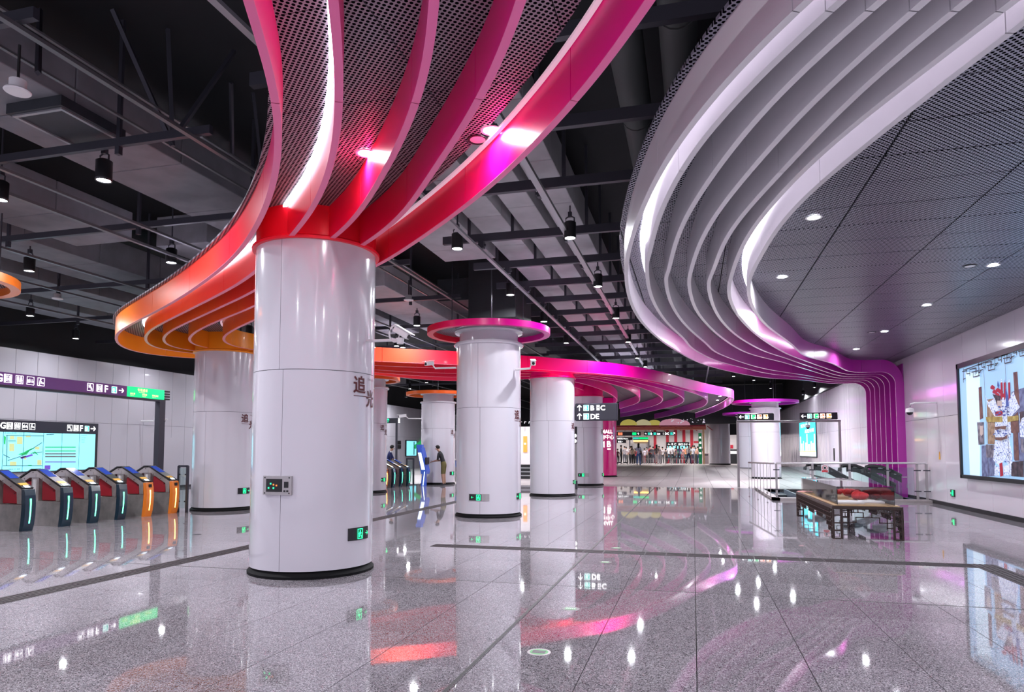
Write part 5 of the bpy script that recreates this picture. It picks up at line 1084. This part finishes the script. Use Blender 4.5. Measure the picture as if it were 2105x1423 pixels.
    if phone:
        q=bpy.data.objects.new
        hp=Vector(J['haL'][:3]); o=tag(MB().box((-.075,-.04,0),(.075,.04,.01)).build('phone','black',None,bevel=.003,world=False),'dark mobile phone held by the bending man','phone')
        o.location=Vector(loc)+Matrix.Rotation(rz,3,'Z')@(hp+Vector((0.02,.03,.032))); o.rotation_euler=(0,0,rz+.4)
    return t
def fz(y): return .3*min(1,max(0,(y-40)/12))
person('man in black shirt and olive shorts bending forward over his phone',(-10.28,27.4,0),R(90),1.74,(.014,.015,.02),(.13,.11,.035),shorts=True,lean=.42,arms={'L':((-.2,.2,1.06),(-.1,.45,1.0)),'R':((.2,.2,1.05),(.08,.42,1.02))},fingers=True,phone=True)
q=onY(796,940,27.6); person('attendant in dark blue shirt with white collar leaning over far gates',(q.x,27.6,0),R(-70),1.72,(.02,.03,.13),(.02,.02,.03),lean=.3,arms={'L':((-.18,.25,1.1),(-.15,.4,.98)),'R':((.2,.2,1.1),(.15,.42,1.0))},fingers=True,collar=True)
def far(px,py,label,top,legs,H=1.62,rz=0,Y=None,**k):
    z=.3; p=P(px,py,z); p=p if p.y<63.6 else onY(px,py,63.6); p.z=z; person(label,(p.x,p.y,z),rz,H,top,legs,**k)
far(1313,958,'woman in pale lilac shirt and blue jeans walking away with a black sling bag',(.62,.6,.75),(.12,.2,.45),1.7,0,walk=.8,longhair=True,bag='sling')
far(1350,954.5,'long-haired woman in grey-brown jacket and pale trousers by the red stripe',(.16,.13,.13),(.6,.55,.56),1.66,R(20),longhair=True,walk=.3)
far(1277,954,'man dressed all in black at the left edge of the crowd',(.015,.015,.02),(.012,.012,.015),1.62,R(-70),sleeve='long')
far(1284,953,'person in grey shirt and cap right behind the black-dressed man',(.2,.18,.2),(.05,.05,.07),1.55)
far(1290,953.5,'person in white shirt with bowed head in the left crowd',(.65,.55,.6),(.1,.1,.1),1.5,R(120),lean=.2)
far(1296,954,'person in pinkish white shirt at the queue fence',(.65,.5,.52),(.03,.03,.04),1.55,R(60))
far(1302,955,'woman in cream top leaning forward over a red bag',(.6,.5,.38),(.02,.02,.03),1.6,R(150),lean=.4,longhair=True)
far(1325,953,'child in white top left of the steel queue posts',(.6,.55,.65),(.2,.05,.06),1.35)
far(1337,953.5,'person in dark red top with black backpack behind the queue fence',(.25,.03,.04),(.03,.03,.04),1.6,R(30),bag='back')
far(1343,953,'person in black seen between the red stripe and queue fence',(.03,.03,.05),(.03,.03,.05),1.5)
far(1375,953,'man in white shirt in front of the lit far map',(.6,.6,.64),(.04,.04,.06),1.66)
far(1382,954,'woman in long white blouse and black trousers below the far map',(.66,.62,.64),(.015,.015,.02),1.62,R(-20))
far(1391,953,'woman with long dark hair in checked dark dress',(.2,.08,.1),(.04,.04,.06),1.58,longhair=True)
far(1397,954,'person in navy top in the middle of the right crowd',(.03,.04,.1),(.03,.03,.05),1.6,longhair=True)
far(1403,953,'person in pink shirt beside the orange shirt',(.6,.3,.33),(.3,.05,.06),1.5)
far(1410.5,953.2,'person in orange shirt in the right crowd',(.65,.26,.12),(.05,.05,.05),1.58)
far(1415.5,955,'man in white shirt and dark jeans stepping left of the yellow shirt',(.68,.65,.66),(.03,.05,.12),1.66,R(-40),walk=.6)
far(1421,953,'person in pale yellow shirt in the right crowd',(.6,.55,.15),(.1,.05,.05),1.45)
far(1428,953.5,'person in bright blue shirt near the green banner',(.02,.25,.45),(.06,.05,.05),1.6)
far(1434,954,'person in red shirt and navy trousers bending by the green banner',(.5,.03,.06),(.03,.05,.14),1.45,R(60),lean=.3)
far(1440,953,'tall person in dark clothes touching the green banner',(.05,.03,.05),(.03,.03,.04),1.68)

for i,(px,c1,c2,h,l) in enumerate([(1270,(.1,.02,.03),(.02,.02,.03),1.3,'crouching child in dark red by the magenta column'),(1307,(.4,.02,.05),(.02,.02,.03),1.35,'child with bright red bag left of the walking woman'),(1319.5,(.05,.05,.06),(.1,.1,.12),1.5,'person in black right of the walking woman'),(1330,(.3,.25,.28),(.03,.03,.03),1.45,'person in grey top at the queue post'),(1356.5,(.5,.4,.42),(.3,.3,.35),1.55,'person in light pink top right of the long-haired woman'),(1362,(.55,.5,.52),(.04,.04,.05),1.5,'person in pale top at the edge of the far map'),(1369,(.05,.04,.05),(.03,.03,.03),1.3,'child in black in front of the far map edge'),(1387,(.02,.02,.02),(.02,.02,.02),1.4,'person all in black before the far map'),(1431,(.35,.2,.15),(.04,.04,.04),1.55,'person in brown top between the blue and red shirts'),(1424.5,(.4,.4,.45),(.05,.05,.08),1.6,'person in light grey top next to the blue shirt')]): far(px,953.6 if i%2 else 954.3,l,c1,c2,h,R(37*i),lean=.15*(i%3))
# ================================================================ FAR CONCOURSE
def hall():
    Y0=57.; zf=.3
    a=onY(1262,862,Y0); b=onY(1506,882,Y0); z1=onY(1300,858,Y0).z; z0=onY(1300,874.5,Y0).z; xm=onY(1402,870,Y0).x
    t=thing('painted_bulkhead','dark bulkhead over the far hall painted with yellow and pink domes','bulkhead',(a.x,Y0,z0))
    MB().box((a.x-2,Y0,z0),(onY(1450,870,Y0).x,Y0+.4,6.7)).build('panel','black_trim',t); MB().box((onY(1450,870,Y0).x,Y0,onY(1300,873,Y0).z),(8,Y0+.4,6.7)).build('side_panel','black_trim',t)
    f=Face((0,Y0-.002,0),XR,ZU,t); mat('mural_yellow',(.65,.55,.12),.5,emit=.25); mat('mural_pink',(.75,.35,.45),.5,emit=.25); mat('mural_white',(.8,.75,.85),.5,emit=.3); mat('mural_cream',(.7,.62,.35),.5,emit=.25)
    for px,r,m in ((1292,15,'mural_yellow'),(1322,14,'mural_cream'),(1345,13,'mural_yellow'),(1385,24,'mural_pink'),(1372,14,'mural_pink'),(1404,12,'mural_pink')):
        c_=onY(px,874.5,Y0); rr=r*Y0/1400*1.15; k=.62*14/max(r,14)+.12
        f.poly([(c_.x+rr*math.cos(R(q)),c_.z+rr*k*math.sin(R(q))) for q in range(0,181,12)],m,'painted_dome',.004+r*.0001)
    mb=MB(); random.seed(5)
    for k in range(26): q=onY(random.uniform(1380,1450),random.uniform(861,870),Y0); f.disc(q.x,q.z,random.uniform(.02,.07),mb,.01,8)
    mb.build('painted_star','mural_white',t)
    # red soffit
    t=thing('red_soffit','red and salmon soffit beams under the painted bulkhead','soffit',(a.x,Y0+1,z0)); mat('salmon',(.75,.25,.16),.5); mat('crimson',(.45,.02,.04),.5)
    MB().box((a.x-1,Y0+.4,z0-.12),(onY(1450,880,Y0).x,Y0+1.4,z0+.1)).build('fascia','crimson',t)
    MB().box((a.x-1,Y0+1.4,z0-.35),(onY(1452,880,Y0).x,Y0+2.2,z0-.05)).build('beam','salmon',t); 
    for k in range(6): MB().tube([(a.x+1+k*1.3,Y0+1,z0-.1),(a.x+1.5+k*1.3,Y0+3,z0-.42)],.04,5).build('truss','crimson',t)
    # back wall with red stripes
    YB=65.; s=struct('wall_far',MB().box((onY(1255,900,YB).x,YB,.3),(onY(1458,900,YB).x,YB+.2,4.2)),'hall_white'); 
    for px in (1331.8,1346.5,1372,1389,1406,1422):
        if px<1340: continue
        x=onY(px,900,YB).x; MB().box((x-.13,YB-.03,.3),(x+.13,YB,3.6)).build('red_stripe','stripe_red',s)
    struct('wall_far_right',MB().box((onY(1456,900,YB).x,YB-.5,.3),(6.6,YB-.3,2.9)),'hall_white')
    t=thing('map_board','far lit map board with black header behind the right crowd','map',(0,YB-.1,1)); p0=onY(1370,941,YB-.1); p1=onY(1417,909,YB-.1)
    MB().box((p0.x,YB-.15,p0.z),(p1.x,YB-.05,p1.z)).build('case','black_trim',t); hz=onY(1370,917,YB).z; MB().box((p0.x+.1,YB-.17,p0.z+.05),(p1.x-.1,YB-.15,hz)).build('lit_map','lit_screen',t)
    f=Face((p0.x,YB-.15,hz),XR,ZU,t); f.text('← B C',.15,.05,.2,'sign_white'); f.text('出口 D E →',1.1,.05,.2,'sign_white')
    for k in range(3): f.rect(.25+k*.6,-.75,.45,.5,'map_green' if k%2 else 'map_ink','map_patch',.025)
    def hang(px0,py0,px1,py1,Y,name,label,items,m='sign_charcoal'):
        a_,b_=onY(px0,py1,Y),onY(px1,py0,Y); t=thing(name,label,'sign',((a_.x+b_.x)/2,Y,a_.z)); sb=MB().box((a_.x,Y,a_.z),(b_.x,Y+.1,b_.z)).build('sign_box',m,t)
        for x in (a_.x+.1,b_.x-.1): rod(t,x,Y+.05,b_.z,6.79)
        f=Face((a_.x,Y,a_.z),XR,ZU,sb); h=(b_.z-a_.z)
        for s_,x,hh,mm in items:
            if s_=='#': f.rect(x,h*.15,hh,h*.7,mm,'line_panel')
            else: f.text(s_,x,h*.2,h*.6,mm)
    hang(1262,888,1317,896,59.6,'hanging_sign','hanging charcoal sign with green panel and up arrow at left in the far hall',[('#',.35,.18,'line_orange'),('#',.56,.18,'line_orange'),('#',1.58,.35,'sign_green'),('↑',2.0,0,'sign_white')])
    hang(1324,888,1388,895.5,59.6,'hanging_sign','wide hanging charcoal sign reading B E and D C in the far hall',[('↑',.06,0,'sign_white'),('#',.32,.2,'sign_teal'),('B',.56,0,'sign_white'),('#',.8,.22,'sign_teal'),('出E',1.1,0,'sign_white'),('|',1.6,0,'sign_white'),('DC',1.76,0,'sign_white'),('#',2.2,.2,'sign_teal'),('↗',2.42,0,'sign_white')])
    hang(1262,899,1300,905,60,'hanging_sign','thin dark sign with white text below the left far hall sign',[('地铁站 Metro',.3,0,'sign_white')])
    hang(1301,898.5,1332,904,60,'hanging_sign','small bright green sign over the far gate lane',[('#',.0,.5,'sign_teal'),('#',.52,.8,'sign_green')])
    hang(1268,905,1287,911,61,'hanging_sign','small navy notice screen at the far left of the hall',[('信息 ▾',.1,0,'sign_white')])
    # doorway portal with amber light
    t=thing('lift_portal','dark framed lift portal with amber light behind the walking woman','portal',(0,62,.3))
    for px in (1294.5,1334): x=onY(px,920,63.9).x; MB().box((x-.05,63.9,.3),(x+.05,64.1,onY(1294,904,62).z)).build('jamb','dark_steel',t)
    x0=onY(1302,906,64).x; x1=onY(1332,906,64).x; z=onY(1300,907,64).z; mat('amber',(1,.55,.12),.5,emit=1.6); MB().box((x0,63.95,z-.05),(x1,64.05,z+.08)).build('amber_lamp','amber',t); MB().box((x0,64.0,z+.08),(x1,64.08,z+.2)).build('lintel','dark_steel',t)
    MB().box((x0,64.3,.3),(x1,64.34,z-.05)).build('glass_door','grey_steel',t)
    # queue fence
    t=thing('queue_fence','steel queue fence running across the far crowd','fence',(-2,60.6,.3))
    for px in (1324,1333,1347,1359,1368,1380,1392,1404,1416,1428): x=onY(px,950,60.6).x; MB().tube([(x,60.6,.3),(x,60.6,1.4)],.03,6).build('post','bright_steel',t)
    xa,xb=onY(1324,950,60.6).x,onY(1428,950,60.6).x
    for z in (.75,1.35): MB().tube([(xa,60.6,z),(xb,60.6,z)],.02,6).build('rail','bright_steel',t)
    for i,px in enumerate((1273,1286)):
        q=P(px,955,.3); t=thing('luggage_trolley',f'small dark baggage trolley by the left crowd, {ordn[i]} from the left','trolley',q); MB().box((q.x-.2,q.y-.15,.42),(q.x+.2,q.y+.15,.5)).build('tray','dark_steel',t); MB().tube([(q.x,q.y+.12,.5),(q.x,q.y+.2,1.0)],.02,6).build('handle','bright_steel',t)
        for sx in (-.15,.15): MB().tube([(q.x+sx-.02,q.y,.36),(q.x+sx+.02,q.y,.36)],.06,8).build('wheel','black_rubber',t)
    q=P(1452,954,.3); t=thing('waste_bin','tall brown-grey waste bin left of the stout far column','bin',q); mat('bin_grey',(.16,.12,.13),.5); MB().box((q.x-.2,q.y-.2,.3),(q.x+.22,q.y+.2,1.25)).build('body','bin_grey',t,bevel=.03); MB().box((q.x-.15,q.y-.21,1.05),(q.x+.15,q.y-.2,1.15)).build('slot','black',t)
    q=P(1440,954.6,.3); t=thing('banner','tall green vertical banner beside a brown pole in the far hall','banner',q); mat('banner_green',(.0,.28,.1),.6); x=q.x; MB().box((x-.14,q.y,.32),(x+.14,q.y+.05,3.0)).build('cloth','banner_green',t); f=Face((x-.14,q.y,.32),XR,ZU,t)
    for i,c_ in enumerate('欢迎光临'): f.text(c_,.05,2.2-.45*i,.18,'sign_white')
    MB().box((x+.2,q.y,.3),(x+.36,q.y+.16,3.7)).build('pole','pale_wood',t); MB().sph((x+.28,q.y,3.65),.22,8).build('lantern','stripe_red',t)
    f0=thing('red_notice','small red notice on the far white wall right of the stripes','sign',(0,YB-.02,2)); a_,b_=onY(1426,911,YB-.04),onY(1436,907,YB-.04); MB().box((a_.x,YB-.05,a_.z),(b_.x,YB-.001,b_.z)).build('plate','stripe_red',f0)
    f0=thing('red_notice','tiny red notice on the white wall right of the stout column','sign',(0,YB-.55,2)); a_,b_=onY(1500.5,922,YB-.55),onY(1507,915,YB-.55); MB().box((a_.x,YB-.56,a_.z),(b_.x,YB-.501,b_.z)).build('plate','stripe_red',f0)
    f0=thing('dark_cabinet','dark open cabinet under the tiny red notice','cabinet',(0,YB-.8,.3)); a_,b_=onY(1499,953,YB-.9),onY(1517,924,YB-.9); MB().box((a_.x,YB-1.2,.3),(b_.x+.4,YB-.55,b_.z)).build('body','black_trim',f0); MB().box((a_.x+.05,YB-1.22,b_.z-.4),(b_.x,YB-1.2,b_.z-.15)).build('label_panel','white_plastic',f0)
    for x in (-9.,-6,-3,0,3): area((x,61.5,3.45),90,.8,(1,.96,.95))  # added lights without fixtures, only to brighten the far hall
mat('hall_white',(.75,.7,.7),.4); mat('stripe_red',(.62,.01,.04),.5); hall()
# ================================================================ MIDDLE DISTANCE
def mid():
    # blue information kiosk leaning before the column
    q=onY(865,998,27.0); x=q.x; t=thing('information_kiosk','leaning blue touch-screen kiosk the bending man is using','kiosk',(x,27.,0))
    MB().prism([(x+.0,27.0,0),(x+.14,27.0,0),(x+.14,27.0,.5),(x+.2,27.0,.62),(x+.08,27.0,.62)],YR,.3).build('foot','kiosk_blue',t)
    MB().prism([(x+.02,26.96,.5),(x+.24,26.96,.5),(x+.27,26.96,.62),(x+.02,26.96,1.62),(x-.16,26.96,1.62)],YR,.4).build('housing','kiosk_blue',t)
    MB().prism([(x+.05,26.95,.68),(x+.2,26.95,.68),(x+.02,26.95,1.4),(x-.12,26.95,1.4)],YR,.02).build('screen','screen_white',t); MB().box((x-.2,26.97,1.6),(x+.04,27.2,1.74)).build('header','kiosk_blue',t)
    MB().box((x+.2,26.96,.9),(x+.26,27.3,1.2)).build('side_unit','black_trim',t); MB().prism([(x+.1,26.95,.02),(x+.13,26.95,.02),(x+.2,26.95,.6),(x+.17,26.95,.6)],YR,.02).build('light_bar','screen_white',t)
    # glass gate and small map beyond the far gates
    t=thing('glass_gate','grey steel swing gate with glass between far gates and kiosk','gate',(-12.2,27.6,0)); a,b=onY(836,945,27.6).x,onY(850,945,27.6).x
    for x in (a,b): MB().box((x-.03,27.58,0),(x+.03,27.64,1.15)).build('post','dark_steel',t)
    MB().box((a,27.58,1.1),(b,27.64,1.16)).build('top_rail','dark_steel',t); MB().box((a+.03,27.6,.1),(b-.03,27.61,1.05)).build('pane','clear_glass',t)
    t=thing('map_board','small lit cyan map board on the distant left wall','map',(-19.98,45,1)); p0,p1=onX(833,905,-19.99),onX(856,938,-19.99); MB().box((-19.999,p0.y,p1.z),(-19.94,p1.y,p0.z)).build('case','black_trim',t); MB().box((-19.94,p0.y+.15,p1.z+.05),(-19.93,p1.y-.15,p0.z-.05)).build('lit_face','lit_screen',t)
    f=Face((-19.93,p0.y,p1.z),YR,ZU,t); f.poly([(1.6,.5),(3.2,1.0),(3.6,1.5),(2.5,1.1),(1.4,.8)],'map_green','map_route',.01); f.rect((p1.y-p0.y)*.66,.1,.15,(p0.z-p1.z)-.2,'map_ink','panel_joint',.008)
    for i,(px,py) in enumerate(((819,910),(819,919))): q=onX(px,py,-19.99); t=thing('notice_plate','dark notice on the distant left wall, '+['upper','lower'][i]+' of two','sign',q); MB().box((-19.999,q.y-.4,q.z-.13),(-19.97,q.y+.4,q.z+.13)).build('plate','black_trim',t)
    # lit display wall seen between the columns
    t=thing('display_wall','white display wall with orange poster glimpsed between two columns','wall panel',(-8,35,0)); a,b=onY(1058,900,35).x,onY(1112,900,35).x
    MB().box((a,35,.75),(b,35.2,2.75)).build('panel','hall_white',t); MB().box((a,34.9,0),(b,35.2,.7)).build('plinth','black_trim',t)
    for k in range(3): MB().box((a,34.88,.15+.2*k),(b,34.9,.2+.2*k)).build('plinth_rib','grey_steel',t)
    mat('poster_orange',(.65,.25,.04),.5,emit=.5); mat('poster_glow',(1,.8,.5),.5,emit=.9); c0,c1=onY(1075,930,34.9),onY(1083,897,34.9); MB().box((c0.x,34.95,c0.z),(c1.x,34.99,c1.z)).build('poster','poster_orange',t); MB().box((c0.x+.05,34.94,c0.z+.4),(c1.x-.05,34.95,c1.z-.35)).build('poster_light','poster_glow',t)
    for px in (1070,1079,1088): q=onY(px,884,34.6); MB().tube([(q.x,34.9,3.0),(q.x,34.6,3.0),(q.x,34.5,2.9)],.02,6).build('spot_arm','white_plastic',t)
    # floor-standing signal post between columns 4 and 5
    q=onY(1183,900,24.5); x=q.x; t=thing('signal_post','slim post with two round white lit lamps right of the fourth column','post',(x,24.5,0))
    MB().box((x-.03,24.48,0),(x+.05,24.54,2.3)).build('pole','rail_steel',t); MB().box((x-.12,24.42,onY(0,915,24.5).z),(x+.06,24.52,onY(0,888,24.5).z)).build('lamp_box','black_trim',t)
    for py in (896,907): zz=onY(1183,py,24.5).z; MB().tube([(x-.01,24.42,zz),(x-.01,24.40,zz)],.065,14).build('lit_disc','sign_white',t)
    MB().box((x-.1,24.4,.1),(x+.06,24.55,.4)).build('socket_box','dark_steel',t)
    # railing right of the kiosk column
    t=thing('railing','short steel railing glimpsed right of the column behind the bending man','railing',(-10.4,31,0)); a,b=onY(921,945,31).x,onY(945,945,31).x
    MB().tube([(a,31,onY(0,943,31).z),(b,31,onY(0,941,31).z)],.03,8).build('handrail','rail_steel',t); MB().tube([((a+b)/2+.05,31,0),((a+b)/2+.05,31,1.1)],.03,8).build('post','rail_steel',t); mat('blue_panel',(.05,.12,.4),.4); MB().box((a,31.1,.7),(b,31.12,1.0)).build('panel','blue_panel',t); MB().box((a,31.1,.0),(b,31.12,.5)).build('lower_panel','grey_steel',t)
    t=thing('wall_cabinet','tall dark service wall right of the column behind the bending man','cabinet',(-10,36,0)); a,b=onY(905,930,36).x,onY(960,930,36).x; MB().box((a,36,0),(b,36.2,2.9)).build('panel','service_wall',t); MB().box((a,35.95,2.6),(b,36,2.9)).build('fascia','black_trim',t)
mat('service_wall',(.16,.14,.16),.4); mid()
p=P(940,856,4.2)
column(-10.6,36.2,3.7,'far column with orange halo ring hidden behind the halo-ring column',ring=((.88,.16,.02),(.88,.12,.02)),zr=4.0,txt=False)
